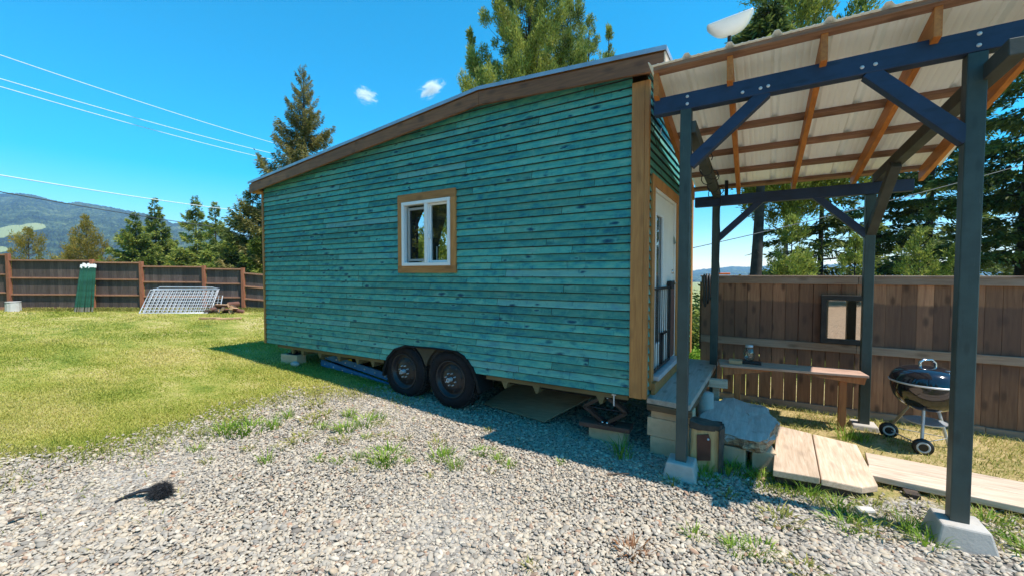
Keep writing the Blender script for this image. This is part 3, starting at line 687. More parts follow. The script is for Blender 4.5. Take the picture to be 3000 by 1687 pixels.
def wheel(cx, yf, sgn):
    """yf: outer face y; sgn=1 faces -y"""
    cz = .385+.012
    ty = MB(); W = .235
    pr = [(.235,.035),(.25,.012),(.29,.0),(.335,.006),(.362,.022),(.376,.045)]
    P = [(r, yf+sgn*h) for r, h in pr]
    P += [(r, yf+sgn*(W-h)) for r, h in pr[::-1]]
    ty.lathe(P, (cx,0,cz), 48, 'y')
    t = ty.build('tyre', M['tyre'], hs, local=True)
    tr = MB(); n = 54
    for i in range(n):
        for j in range(5):
            a = 2*pi*(i+(.5 if j % 2 else 0))/n; w = .034 if j in (0,4) else .040
            y0 = yf+sgn*(.026+j*.0395); y1 = y0+sgn*w
            da = pi/n*.74; sk = .012*(1 if j % 2 else -1)
            r0, r1 = .366, .387-(.007 if j in (0,4) else 0)
            vs = []
            for rr in (r0, r1):
                for (aa, yy) in ((a-da,y0),(a+da,y0),(a+da+sk,y1),(a-da+sk,y1)): vs.append((cx+rr*cos(aa), yy, cz+rr*sin(aa)))
            tr.add(vs, [(3,2,1,0),(4,5,6,7),(0,1,5,4),(1,2,6,5),(2,3,7,6),(3,0,4,7)])
    tr.build('tread', M['tread'], t, local=True)
    rm = MB()
    rm.lathe([(.236,yf+sgn*.03),(.245,yf+sgn*.012),(.236,yf+sgn*.008),(.222,yf+sgn*.02),(.212,yf+sgn*.06),(.196,yf+sgn*.068),(.175,yf+sgn*.05),(.135,yf+sgn*.040),(.105,yf+sgn*.028),(.075,yf+sgn*.03),(.0,yf+sgn*.032)], (cx,0,cz), 40, 'y')
    rim = rm.build('rim', M['rim'], hs, local=True)
    for i in range(8):
        ho = MB(); a = 2*pi*i/8+.2; ho.lathe([(0,yf+sgn*.0435),(.021,yf+sgn*.0425),(.021,yf+sgn*.06),(0,yf+sgn*.06)], (cx+.156*cos(a),0,cz+.156*sin(a)), 12, 'y')
        ho.build('rim_hole', M['black'], rim, local=True)
    for i in range(8):
        ln = MB(); a = 2*pi*i/8+.5; ln.lathe([(0,yf-sgn*.002),(.007,yf-sgn*.001),(.010,yf+sgn*.03),(.0,yf+sgn*.03)], (cx+.080*cos(a),0,cz+.080*sin(a)), 6, 'y', smooth=False)
        ln.build('lug_nut', M['galv'], rim, local=True)
    hc = MB().lathe([(.016,yf-sgn*.026),(.018,yf-sgn*.040),(.026,yf-sgn*.039),(.028,yf-sgn*.03),(.029,yf+sgn*.03)], (cx,0,cz), 24, 'y')
    hc.build('hub_cap', M['galv'], rim, local=True)
wheel(-2.43, -.005, 1); wheel(-3.27, -.005, 1); wheel(-2.43, HW, -1); wheel(-3.27, HW, -1)
fe = MB()
pts = []
for (a, za), (b, zb) in zip(ARCH, ARCH[1:]):
    for t in (0, .5): pts.append((-(a+(b-a)*t), za+(zb-za)*t))
pts = [p for p in pts if p[1] > .28]
for (xa, za), (xb, zb) in zip(pts, pts[1:]):
    def inn(x, z, k): return (x+(-2.8-x)*k*.022/.5, z-.022*(1 if z > .6 else .4)*k)
    A, B = inn(xa, za, 1), inn(xb, zb, 1)
    fe.add([(xa,-.03,za),(xb,-.03,zb),(B[0],-.03,B[1]),(A[0],-.03,A[1]),(xa,.27,za),(xb,.27,zb),(B[0],.27,B[1]),(A[0],.27,A[1])], [(0,1,2,3),(0,4,5,1),(3,2,6,7)], .5)
fe.build('fender', M['under'], hs, local=True, fix=False)
gp = MB(); xs = np.linspace(-3.62, -2.0, 55)
def gl(x): return max([.40+math.sqrt(max(0, .428**2-(x+c)**2)) if abs(x+c) < .428 else .40 for c in (2.43, 3.27)])
for a, b in zip(xs, xs[1:]):
    ta, tb = arch(-a)-.02, arch(-b)-.02; la, lb = gl(a), gl(b)
    if la > ta and lb > tb: continue
    if a < -3.3 or b > -2.4: continue
    gp.add([(a,.0,min(la,ta)),(b,.0,min(lb,tb)),(b,.0,tb),(a,.0,ta)], [(0,1,2,3)], .4)
    gp.add([(a,.0,min(la,ta)),(b,.0,min(lb,tb)),(b,.26,min(lb,tb)),(a,.26,min(la,ta))], [(0,1,2,3)], .4)
gp.build('fender_skirt', M['fender'], hs, local=True, fix=False)
MB().tube([(-.30,.02,.53),(-.30,.02,.42)], .008, 8).box((-.32,.01,.528),(-.28,.04,.54)).build('stake_bolt', M['galv'], hs, local=True)

# ---------------------------------------------------------------- patio cover
pc = thing('patio_cover', (.35, 4.85, 0), 'dark blue timber patio cover with orange rafters and a ribbed cream metal roof', 'patio cover')
PX0, PX1, PYF, PYB = -.51, 1.18, 3.75, 5.985
RS = .213
def rz(y): return 3.43-RS*(y-3.65)           # top of rafters
MB().box((PX0-.0435,PYF-.0435,.135),(PX0+.0435,PYF+.0435,3.118)).build('post', M['post'], pc, .006)
MB().box((PX1-.0465,PYF-.0435,.135),(PX1+.0465,PYF+.0435,3.128)).build('post', M['post'], pc, .006)
MB().box((-.436-.044,PYB-.0435,.05),(-.436+.044,PYB+.0435,2.62)).build('post', M['post'], pc, .006)
MB().box((1.108-.046,PYB-.0435,.05),(1.108+.046,PYB+.0435,2.62)).build('post', M['post'], pc, .006)
MB().bar((-.768,PYF,3.180),(1.72,PYF,3.203), .092, .138).build('front_beam', M['beam'], pc, .006)
MB().bar((-.69,PYB-.002,2.688),(1.455,PYB-.002,2.692), .088, .128).build('rear_beam', M['beam'], pc, .006)
def brace(a, b, w, h, m, up=(0,0,1)): MB().bar(a, b, w, h, up).build('brace', M[m], pc, .005)
brace((PX0+.03,PYF-.001,2.66),(.06,PYF-.001,3.14), .084, .088, 'beam')
brace((PX1-.02,PYF-.001,2.60),(.66,PYF-.001,3.14), .084, .092, 'beam')
brace((-.42,PYB,2.19),(.07,PYB,2.66), .08, .075, 'beam')
brace((1.09,PYB,2.17),(.60,PYB,2.66), .08, .075, 'beam')
brace((1.115,PYB-.02,2.20),(1.16,5.30,2.80), .08, .085, 'sidebeam', (1,0,0))
MB().bar((-.475,3.72,2.965),(-.425,6.02,2.765), .085, .10).build('side_beam', M['sidebeam'], pc, .005)
MB().bar((1.255,3.44,3.02),(1.165,6.02,2.80), .085, .10).build('side_beam', M['sidebeam'], pc, .005)
for x in (-.738, -.187, .40, .975, 1.56):
    mb = MB(); y0, y1 = 3.635, 6.17
    mb.add([(x-.021,y0,rz(y0)-.19),(x+.021,y0,rz(y0)-.19),(x+.021,y0,rz(y0)),(x-.021,y0,rz(y0)),
            (x-.021,y1,rz(y1)-.135),(x+.021,y1,rz(y1)-.135),(x+.021,y1,rz(y1)),(x-.021,y1,rz(y1)),
            (x-.021,3.72,rz(3.72)-.19),(x+.021,3.72,rz(3.72)-.19),(x-.021,3.80,rz(3.8)-.145),(x+.021,3.80,rz(3.8)-.145)],
           [(0,1,2,3),(7,6,5,4),(3,2,6,7),(1,0,8,9),(9,8,10,11),(11,10,4,5),(0,3,7,4,10,8),(2,1,9,11,5,6)])
    mb.build('rafter', M['rafter'], pc, .003)
for y in (3.645, 4.19, 4.73, 5.23, 5.735, 6.20):
    z = rz(y)+.0195
    MB().bar((-.755,y,z),(1.645,y,z), .085, .037, (0,RS,1)).build('purlin', M['purlin'], pc, .002)
def sheet(xa, xb, phase):
    """ribbed metal sheet: major rib every 0.305 m, small ribs between"""
    px = []
    P = .3048
    x = xa
    def prof(x):
        u = ((x+.80-phase) % P)/P
        d = abs(u if u < .5 else u-1)*P
        if d < .014: return .032
        if d < .034: return .032*(.034-d)/.02
        w = min(abs(d-.085), abs(d-.130)); return .005*max(0, 1-w/.012)
    n = int((xb-xa)/.006)
    px = [xa+(xb-xa)*i/n for i in range(n+1)]
    mb = MB(); y0, y1 = 3.585, 6.29; up = .040
    T = [(x, y0, rz(y0)+up+prof(x)) for x in px]; B = [(x+.075, y1, rz(y1)+up+prof(x)) for x in px]   # sheets laid slightly out of square
    T2 = [(x, y, z-.0025) for x, y, z in T]; B2 = [(x, y, z-.0025) for x, y, z in B]
    m = len(px); vs = T+B+T2+B2; fs = []
    for i in range(m-1):
        fs += [(i,i+1,m+i+1,m+i),(2*m+i+1,2*m+i,3*m+i,3*m+i+1),(i+1,i,2*m+i,2*m+i+1)]
    mb.add(vs, fs, .5); mb.build('roof_sheet', M['roofsheet'], pc, fix=False)
sheet(-.795, .10, 0); sheet(.1005, 1.015, 0); sheet(1.0155, 1.665, 0)
for x, z in ((PX0+.01,3.215),(PX0+.01,3.155),(.02,3.165),(.07,3.17),(.62,3.17),(.69,3.175),(PX1,3.235),(PX1,3.165),(-.1,3.16)):
    MB().lathe([(0,-.008),(.010,-.007),(.013,0)], (x,PYF-.0465,z), 10, 'y').build('bolt', M['galv'], pc)
# cable coiled round the side beam, running down the rear post
pts = []
for i in range(90):
    t = i/89; y = 4.6+t*1.35; a = i*.42; zc = 2.965-.087*(y-3.72); xc = -.475+.0217*(y-3.72); k = 1+.35*sin(i*.7)
    pts.append((xc+.07*k*cos(a), y, zc+.075*k*sin(a)))
pts += [(-.40,5.92,2.5),(-.385,5.93,2.3),(-.39,5.92,1.9),(-.375,5.90,1.75)]
MB().tube(pts, .0055, 5).build('coiled_cable', M['hose']); props(bpy.data.objects['coiled_cable'], 'thin black cable wound around the left side beam of the patio cover', 'cable')

def pier(x, y, a0, a1, z0, z1, label):
    t = MB().frustum((x, y), a0, a1, z0, z1).build('pier_block', M['conc'], None, .012)
    return props(t, label, 'pier block', 'concrete pier blocks under the cover posts')
pier(PX0, PYF, .29, .215, -.06, .14, 'tapered concrete pier block under the front post beside the house door')
pier(PX1+.01, PYF, .31, .225, -.05, .14, 'large tapered concrete pier block under the nearest front post')
pier(1.108, PYB, .30, .22, -.12, .055, 'sunken concrete pier block under the rear post beside the grill')

# satellite dish clamped to the rear beam
sd_ = thing('satellite_dish', (-.325, 6.09, 2.62), 'white rectangular satellite dish on a black mast above the metal roof', 'satellite dish')
MB().tube([(-.325,6.065,2.66),(-.325,6.065,4.86)], .022, 12).build('mast', M['black'], sd_)
MB().box((-.37,6.028,2.665),(-.28,6.10,2.695)).box((-.37,6.028,2.72),(-.28,6.10,2.748)).build('clamp', M['black'], sd_, .003)
mb = MB(); Mt = Matrix.Translation((-.325,6.02,4.985)) @ Matrix.Rotation(R(2), 4, 'Z') @ Matrix.Rotation(R(-7), 4, 'Y') @ Matrix.Rotation(R(15), 4, 'X')
nx, ny = 20, 12; vs = []; fs = []
def rr(u, v, e=5):   # square to rounded rectangle
    return u, v
for zz in (0, 1):
    for j in range(ny+1):
        for i in range(nx+1):
            u, v = -1+2*i/nx, -1+2*j/ny
            uu = u*math.sqrt(1-.10*v*v); vv = v*math.sqrt(1-.10*u*u)
            edge = max(abs(u), abs(v))
            z = 0 if zz == 0 else -.015-.165*(1-abs(u)**3.)*(1-abs(v)**3.2)**.8
            vs.append(Mt @ Vector((uu*.265, vv*.19, z)))
K = (nx+1)*(ny+1)
for zz in (0, 1):
    for j in range(ny):
        for i in range(nx):
            a = zz*K+j*(nx+1)+i; q4 = (a, a+1, a+nx+2, a+nx+1); fs.append(q4 if zz == 0 else q4[::-1])
rim = [i for i in range(nx+1)]+[(j+1)*(nx+1)-1 for j in range(1, ny+1)]+[ny*(nx+1)+i for i in range(nx-1, -1, -1)]+[j*(nx+1) for j in range(ny-1, 0, -1)]
for a, b in zip(rim, rim[1:]+rim[:1]): fs.append((a, b, K+b, K+a))
mb.add(vs, fs, .5, True); mb.build('dish_panel', M['dish'], sd_)

# ---------------------------------------------------------------- right fence (behind the patio)
fr_ = thing('board_fence', (1.3, 6.4, 0), 'brown cedar board fence with horizontal rails behind the patio and grill', 'fence')
FY = 6.42
mb = MB(); x = -.636
while x < 6.5:
    w = random.uniform(.130, .146); gap = random.choice((.005,.007,.008)) if x < .95 else random.choice((.0008,.0015,.002))
    mb.box((x,FY,-.12+random.uniform(0,.015)),(x+w,FY+.018,1.64+random.uniform(-.008,.006))); x += w+gap
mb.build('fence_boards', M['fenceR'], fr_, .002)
for z0, z1, x0, x1, w in ((1.614,1.700,-.636,1.09,.036),(1.616,1.702,1.093,3.5,.038),(1.615,1.70,3.503,6.5,.037),(.779,.877,-.636,1.09,.036),(.777,.872,1.093,3.5,.037),(.778,.875,3.503,6.5,.036),(-.03,.085,-.6,2.2,.03),(-.04,.08,2.203,6.5,.03)):
    MB().box((x0,FY-w-.001,z0),(x1,FY-.001,z1)).build('fence_rail', M['railR'], fr_, .004)
MB().box((-.65,FY-.05,1.7005),(6.5,FY+.05,1.722)).build('fence_cap', M['railR'], fr_, .004)
mb = MB(); x = -.66
while x < 1.3:
    mb.box((x,FY+.0195,.66),(x+.142,FY+.034,1.63)); x += .144
mb.build('added_slit_blocker', M['fenceR'], fr_)  # unseen boards added behind the fence to block bright slits in the gaps
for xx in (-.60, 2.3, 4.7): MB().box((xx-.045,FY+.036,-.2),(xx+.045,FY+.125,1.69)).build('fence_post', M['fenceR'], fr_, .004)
mr = thing('wall_mirror', (.95, 6.37, 1.2), 'square mirror in a dark timber frame hung on the brown fence', 'mirror')
mb = MB(); y0, y1 = FY-.075, FY-.0375
mb.box((.735,y0,.885),(1.20,y1,.945)).box((.735,y0,1.42),(1.20,y1,1.485)).box((.735,y0,.945),(.79,y1,1.42)).box((1.15,y0,.945),(1.20,y1,1.42))
mb.build('mirror_frame', M['mirrorframe'], mr, .004)
mb = MB(); g = []
mb.add([(.79,FY-.050,.945),(1.15,FY-.044,.945),(1.15,FY-.044,1.42),(.79,FY-.050,1.42)], [(0,1,2,3)])
mb.add([(.79,FY-.042,.945),(1.15,FY-.040,.945),(1.15,FY-.040,1.42),(.79,FY-.042,1.42)], [(3,2,1,0)])
mb.build('mirror_glass', M['mirror'], mr)
pts = []
for i in range(3):
    x = -.60+.035*i; b = 1.28+.05*i
    pts += [(x,FY-.055,1.74),(x,FY-.075,1.60),(x+.005,FY-.075,b+.05),(x+.018,FY-.07,b),(x+.03,FY-.075,b+.05),(x+.03,FY-.075,1.60),(x+.03,FY-.05,1.745)]
h_ = MB().tube(pts, .011, 7).build('garden_hose', M['hose']); props(h_, 'short black hose looped over the left end of the brown fence', 'hose')
ot = thing('pruning_saw', (-.35, 6.40, 1.74), 'orange handled tool lying on top of the brown fence end', 'hand tool')
MB().bar((-.49,6.38,1.742),(-.28,6.42,1.745), .03, .024).build('handle', M['orange'], ot, .006)
MB().bar((-.49,6.38,1.740),(-.60,6.36,1.738), .02, .006).build('blade', M['black'], ot)

# ---------------------------------------------------------------- bench, items on it
bn = thing('potting_bench', (.38, 5.75, 0), 'long narrow redwood bench with thin legs against the brown fence', 'bench')
BZ = .655
def bl(t): return (-.33+1.42*t, 5.49+.20*t)
mb = MB(); a, b = bl(0), bl(1)
mb.add([(a[0],a[1],BZ),(b[0],b[1],BZ),(b[0]-.04,b[1]+.30,BZ),(a[0]-.04,a[1]+.36,BZ)]+[(a[0],a[1],BZ-.028),(b[0],b[1],BZ-.028),(b[0]-.04,b[1]+.30,BZ-.028),(a[0]-.04,a[1]+.36,BZ-.028)],
       [(0,1,2,3),(7,6,5,4),(1,0,4,5),(2,1,5,6),(3,2,6,7),(0,3,7,4)])
mb.build('bench_top', M['benchtop'], bn, .004)
for t in (.13, .85):
    c = bl(t); MB().box((c[0]-.034,c[1]+.07,-.05),(c[0]+.034,c[1]+.135,BZ-.0285)).build('leg', M['bench'], bn, .004)
for t0, t1, s in ((.02,.42,1),(.55,.99,-1)):
    c, d = bl(t0), bl(t1)
    MB().prism([(c[0],c[1]+.03,BZ-.029),(d[0],d[1]+.03,BZ-.029),(d[0]-(.1 if s > 0 else .02),d[1]+.03,BZ-(.05 if s > 0 else .11)),(c[0]+(.02 if s > 0 else .2),c[1]+.03,BZ-(.13 if s > 0 else .06))], (0,.03,0)).build('apron', M['bench'], bn)
pk = MB().box((-.24,5.60,BZ+.001),(-.10,5.72,BZ+.045)).build('wood_block', M['logend'], None, .004); props(pk, 'small brown wood block on the left end of the redwood bench', 'wood block')
jr = thing('glass_jar', (-.06, 5.72, BZ), 'clear glass jar on a black base standing on the redwood bench', 'jar')
MB().box((-.10,5.68,BZ+.001),(.10,5.78,BZ+.035)).build('base', M['black'], jr, .006)
MB().lathe([(0,BZ+.0355),(.045,BZ+.0355),(.06,BZ+.07),(.062,BZ+.14),(.05,BZ+.18),(.038,BZ+.20),(.036,BZ+.20),(.048,BZ+.178),(.059,BZ+.14),(.057,BZ+.072),(.043,BZ+.04),(0,BZ+.04)], (-.03,5.73,0), 24).build('jar_body', M['glass'], jr)
MB().lathe([(0,BZ+.201),(.042,BZ+.201),(.042,BZ+.225),(0,BZ+.228)], (-.03,5.73,0), 20).build('lid', M['galv'], jr)

# ---------------------------------------------------------------- kettle grill
kg = thing('kettle_grill', (1.50, 5.55, 0), 'black kettle grill with a glossy domed lid on thin legs with two wheels', 'grill')
kx, ky, kz = 1.50, 5.55, .675
MB().lathe([(.277,kz),(.274,kz-.06),(.255,kz-.14),(.21,kz-.21),(.14,kz-.255),(.06,kz-.275),(0,kz-.278)], (kx,ky,0), 48).build('bowl', M['navy'], kg)
lid = MB().lathe([(.283,kz+.006),(.279,kz+.03),(.262,kz+.075),(.225,kz+.115),(.165,kz+.142),(.09,kz+.158),(.0,kz+.163)], (kx,ky,0), 48).build('lid', M['navy'], kg)
MB().lathe([(.279,kz-.006),(.287,kz-.004),(.288,kz+.008),(.282,kz+.012)], (kx,ky,0), 48).build('rim', M['galv'], kg)
MB().tube([(kx-.06,ky-.02,kz+.155),(kx-.062,ky-.02,kz+.20),(kx-.035,ky-.015,kz+.225),(kx+.03,ky,kz+.222),(kx+.058,ky+.01,kz+.195),(kx+.06,ky+.01,kz+.152)], .013, 10).build('handle', M['chrome'], lid)
MB().lathe([(0,.002),(.035,.002),(.04,-.006),(0,-.012)], (kx+.13,ky-.10,kz+.148), 16).build('vent', M['chrome'], lid)
legs = {'legblue': (1.435,5.39), 'legtan': (1.275,5.80), 'galv': (1.72,5.72)}
for m_, (lx, ly) in legs.items():
    d = Vector((lx-kx, ly-ky)).normalized()*.13
    MB().tube([(kx+d.x,ky+d.y,kz-.25),(lx,ly,.075 if m_ != 'galv' else .02)], .0135, 10).build('leg', M[m_], kg)
for lx, ly in (legs['legblue'], legs['legtan']):
    w = MB().lathe([(0,-.022),(.06,-.022),(.078,-.018),(.080,0),(.078,.018),(.06,.022),(0,.022)], (0,0,0), 24, 'y')
    w.v = [(lx+p[0], ly-.03+p[1], .08+p[2]) for p in w.v]; wh = w.build('wheel', M['black'], kg)
    w = MB().lathe([(.036,-.021),(.037,-.0245),(.052,-.0245),(.053,-.021),(.036,-.021)], (0,0,0), 24, 'y')
    w.v = [(lx+p[0], ly-.03+p[1], .08+p[2]) for p in w.v]; w.build('wheel_cap', M['wheelw'], wh)
MB().tube([(1.435,5.39,.08),(1.275,5.80,.08)], .006, 6).build('axle', M['galv'], kg)
MB().tube([(1.435,5.39,.11),(1.72,5.72,.10),(1.275,5.80,.11)], .004, 6).build('leg_brace', M['galv'], kg)
MB().lathe([(0,.262),(.13,.268),(.16,.29),(.158,.29),(.128,.272),(0,.266)], (kx,ky,0), 28).build('ash_catcher', M['alu'], kg)

# ---------------------------------------------------------------- doorstep: platform, blocks, slab, stump, step planks, boardwalk
pf = thing('entry_platform', (-.6, 5.1, .5), 'grey weathered plank platform in front of the tiny house door', 'platform')
PZ = .555
mb = MB()
mb.add([(-.868,4.02,PZ),(-.475,3.985,PZ),(-.395,6.2,PZ),(-.80,6.2,PZ),(-.868,4.02,PZ-.055),(-.475,3.985,PZ-.055),(-.395,6.2,PZ-.055),(-.80,6.2,PZ-.055)], [(0,1,2,3),(7,6,5,4),(1,0,4,5),(2,1,5,6),(3,2,6,7),(0,3,7,4)])
mb.build('deck_top', M['plat'], pf, .008)
MB().bar((-.862,4.03,PZ-.085),(-.46,4.0,PZ-.085), .05, .058).build('edge_board', M['platedge'], pf, .006)
MB().bar((-.50,4.05,PZ-.085),(-.425,6.1,PZ-.085), .05, .058).build('edge_board', M['platedge'], pf, .006)
MB().bar((-.60,5.35,PZ-.10),(-.24,5.38,PZ-.10), .09, .09).build('joist', M['pale'], pf, .004)
MB().box((-.40,5.42,.0),(-.33,5.50,PZ-.146)).build('leg', M['pale'], pf, .004)
cy = MB().lathe([(0,-.02),(.085,-.02),(.085,PZ-.115),(0,PZ-.115)], (-.435,4.92,0), 28).build('concrete_column', M['conc']); props(cy, 'round grey concrete column under the edge of the entry platform', 'column')
def cblock(c, size, rot, label, group, m='block', cores=False):
    Mx = Matrix.Translation(c) @ Matrix.Rotation(R(rot), 4, 'Z'); x, y, z = [s/2 for s in size]
    t = thing('concrete_block', c, label, 'concrete block', group, R(rot))
    if not cores: MB().box((-x,-y,-z),(x,y,z), None, Mx).build('block_body', M[m], t, .006)
    else:
        mb = MB(); w = .03
        for a, b in ((-x,-x+w),(-w/2,w/2),(x-w,x)): mb.box((a,-y+w,-z),(b,y-w,z), None, Mx)
        mb.box((-x,-y,-z),(x,-y+w,z), None, Mx).box((-x,y-w,-z),(x,y,z), None, Mx)
        mb.build('block_body', M[m], t, .004)
    return t
G1 = 'concrete blocks stacked under the entry platform'
cblock((-.655,4.15,.083),(.36,.19,.186), -3, 'lowest tan concrete block of the stack under the entry platform', G1)
cblock((-.67,4.145,.268),(.385,.19,.18), -4, 'middle tan concrete block of the stack under the entry platform', G1)
cblock((-.645,4.15,.413),(.37,.19,.106), -3, 'topmost tan concrete block of the stack under the entry platform', G1)
G2 = 'concrete blocks under the live edge timber slab'
cblock((-.11,4.34,.085),(.19,.36,.19), -6, 'left concrete block carrying the front of the live edge timber slab', G2)
cblock((.085,4.37,.085),(.185,.36,.19), 8, 'right concrete block carrying the front of the live edge timber slab', G2)
cblock((-.15,5.1,.085),(.36,.19,.19), 4, 'rear concrete block under the back of the live edge timber slab', G2)
mb = MB(); poly = [(-.45,4.33),(-.40,4.22),(-.27,4.16),(-.17,4.17),(-.04,4.13),(.07,4.12),(.13,4.20),(.19,4.50),(.245,4.76),(.20,4.95),(.16,5.14),(.10,5.29),(.0,5.36),(-.12,5.40),(-.26,5.42),(-.36,5.2),(-.40,4.9),(-.46,4.6)]
n = len(poly); vs = []
from mathutils import noise as mno
sub = []
for i in range(n):
    a, b = poly[i], poly[(i+1) % n]
    for t in (0, .33, .66):
        x, y = a[0]+(b[0]-a[0])*t, a[1]+(b[1]-a[1])*t; sub.append((x+.012*mno.noise((x*9,y*9,1)), y+.012*mno.noise((x*9,y*9,7))))
n = len(sub); cx = sum(p[0] for p in sub)/n; cyy = sum(p[1] for p in sub)/n
rings = [(.97,.185,.03),(.99,.205,.05),(1.01,.235,.06),(1.0,.262,.045),(.99,.278,.03),(.97,.283,.010),(.7,.286,.007),(.35,.284,.007)]
for k, z, j in rings:
    for x, y in sub: vs.append((cx+(x-cx)*k+j*mno.noise((x*14,y*14,z*60)), cyy+(y-cyy)*k+j*mno.noise((x*14,y*14,z*60+5)), z+j*mno.noise((x*6,y*6,z*20))))
fs = [(r*n+i, r*n+(i+1) % n, (r+1)*n+(i+1) % n, (r+1)*n+i) for r in range(len(rings)-1) for i in range(n)]
fs.append(tuple((len(rings)-1)*n+i for i in range(n))); fs.append(tuple(i for i in range(n))[::-1])
ss = MB().add(vs, fs, .5, False).build('timber_slab', M['live']); props(ss, 'wide grey weathered timber slab step with ragged brown live edge on concrete blocks', 'timber slab')
st = thing('split_stump', (-.33, 3.98, 0), 'upright split log chunk with a rusty plate beside the ragged timber slab', 'log')
def quad_log(a, b, c, d, z0, z1): return [(*a,z0),(*b,z0),(*c,z0),(*d,z0),(*a,z1),(*b,z1),(*c,z1),(*d,z1)]
bf = [(3,2,1,0),(4,5,6,7),(0,1,5,4),(1,2,6,5),(2,3,7,6),(3,0,4,7)]
def rough_block(c, sx, sy, z0, z1, amp, seed, cut=0.):
    V = []; F = []; n = 7; m = 9; per = []
    for i in range(n): per.append((-1+2*i/n, -1))
    for i in range(n): per.append((1, -1+2*i/n))
    for i in range(n): per.append((1-2*i/n, 1))
    for i in range(n): per.append((-1, 1-2*i/n))
    for j in range(m+1):
        z = z0+(z1-z0)*j/m
        for u, v in per:
            k = 1-.10*(abs(u*v))**3; x, y = c[0]+u*sx*k, c[1]+v*sy*k
            a = amp*mno.noise((x*11+seed, y*11, z*4)); V.append((x+a*u, y+a*v*.6+.02*u, z+amp*.8*mno.noise((x*13, y*13, z*9+seed))*(j in (0, m))+cut*u*(j == m)))
    q4 = 4*n
    for j in range(m):
        for i in range(q4): F.append((j*q4+i, j*q4+(i+1) % q4, (j+1)*q4+(i+1) % q4, (j+1)*q4+i))
    F.append(tuple(m*q4+i for i in range(q4))); F.append(tuple(range(q4))[::-1]); return V, F
V, F = rough_block((-.338,3.985), .118, .072, -.05, .385, .022, 3., -.012); MB().add(V, F).build('log_body', M['stump'], st)
V, F = rough_block((-.338,3.99), .124, .082, .376, .425, .022, 9., -.016); MB().add(V, F).build('bark', M['bark'], st)
V, F = rough_block((-.222,4.0), .020, .078, -.05, .40, .020, 5.); MB().add(V, F).build('bark', M['bark'], st)
mb = MB().prism([(-.400,3.893,.10),(-.405,3.893,.33),(-.315,3.900,.345),(-.295,3.901,.29),(-.295,3.901,.12)], (0,.04,0)); mb.build('rusty_plate', M['rust'], st)
MB().lathe([(0,-.008),(.009,-.006),(.010,0)], (-.315,3.899,.305), 10, 'y').build('bolt', M['galv'], st)
sp = thing('step_planks', (.5, 4.5, 0), 'two wide bleached planks forming a low sloped step beside the live edge timber slab', 'step')
def slab8(P, th): return [Vector(p) for p in P]+[Vector(p)-Vector((0,0,th)) for p in P]
ff = [(0,1,2,3),(7,6,5,4),(1,0,4,5),(2,1,5,6),(3,2,6,7),(0,3,7,4)]
MB().add(slab8([(.165,3.90,.155),(.478,3.945,.150),(.520,4.93,.175),(.235,4.99,.185)], .055), ff).build('plank', M['paley'], sp, .007)
MB().add(slab8([(.485,3.946,.145),(.755,4.06,.095),(.875,4.19,.085),(.87,4.93,.14),(.528,4.93,.175)], .055), [(0,1,2,3,4),(9,8,7,6,5),(1,0,5,6),(2,1,6,7),(3,2,7,8),(4,3,8,9),(0,4,9,5)]).build('plank', M['paley'], sp, .009)
MB().bar((.19,3.96,.07),(.74,4.09,.03), .05, .06).build('riser', M['bark'], sp, .004)
MB().bar((.26,4.88,.07),(.84,4.86,.05), .05, .10).build('riser', M['bark'], sp, .004)
bw = thing('boardwalk', (1.8, 4.7, 0), 'low boardwalk of two bleached planks on the dry grass', 'boardwalk')
MB().add(slab8([(.84,4.385,.085),(3.4,4.19,.085),(3.4,4.46,.085),(.90,4.63,.085)], .05), ff).build('plank', M['pale'], bw, .006)
MB().add(slab8([(.90,4.645,.080),(3.4,4.475,.08),(3.4,4.77,.08),(.93,4.93,.08)], .05), ff).build('plank', M['pale'], bw, .006)
for x in (1.1, 2.0, 3.0): MB().bar((x,4.27,.0),(x+.02,4.9,.0), .09, .07).build('sleeper', M['bark'], bw, .004)

# ---------------------------------------------------------------- under the house
jk = thing('scissor_jack', (-1.28, 4.13, .2), 'black scissor jack with an open diamond frame under the tiny house corner', 'jack')
c = Vector((-1.30, 4.11, 0)); hw = .225
for yy in (-.03, .03):
    for a, b in (((-hw,.345),(-.02,.475)),((hw,.345),(.03,.475)),((-hw,.345),(-.02,.215)),((hw,.345),(.03,.215))):
        MB().bar((c.x+a[0],c.y+yy,a[1]),(c.x+b[0],c.y+yy,b[1]), .012, .036).build('arm', M['black'], jk, .003)
MB().tube([(c.x-hw-.02,c.y,.345),(c.x+hw+.02,c.y,.345)], .009, 8).build('screw', M['black'], jk)
MB().box((c.x-.08,c.y-.06,.196),(c.x+.10,c.y+.06,.212)).build('base', M['black'], jk, .003)
MB().box((c.x-.05,c.y-.05,.478),(c.x+.06,c.y+.05,.495)).build('head', M['black'], jk, .003)
for x in (-.02, .03):
    for z in (.475, .215): MB().lathe([(0,-.012),(.011,-.010),(.012,0)], (c.x+x,c.y-.037,z), 10, 'y').build('pivot_bolt', M['chrome'], jk)
pl = MB().bar((-1.565,4.12,.172),(-1.045,4.16,.172), .20, .045).build('jack_plank', M['redplank'], None, .005); props(pl, 'red brown plank lying under the scissor jack', 'plank')
cblock((-1.285,4.19,.055),(.38,.19,.19), -5, 'tan concrete block under the plank and scissor jack', None)
cb = cblock((-7.0,4.22,.245),(.39,.19,.17), 8, 'hollow concrete block under the far left corner of the tiny house', None, cores=True)
jb = thing('stabiliser_foot', (-6.95, 4.22, .36), 'dark steel stabiliser foot standing on the far left concrete block', 'stabiliser')
MB().box((-7.06,4.16,.332),(-6.86,4.28,.352)).build('foot_plate', M['under'], jb, .003)
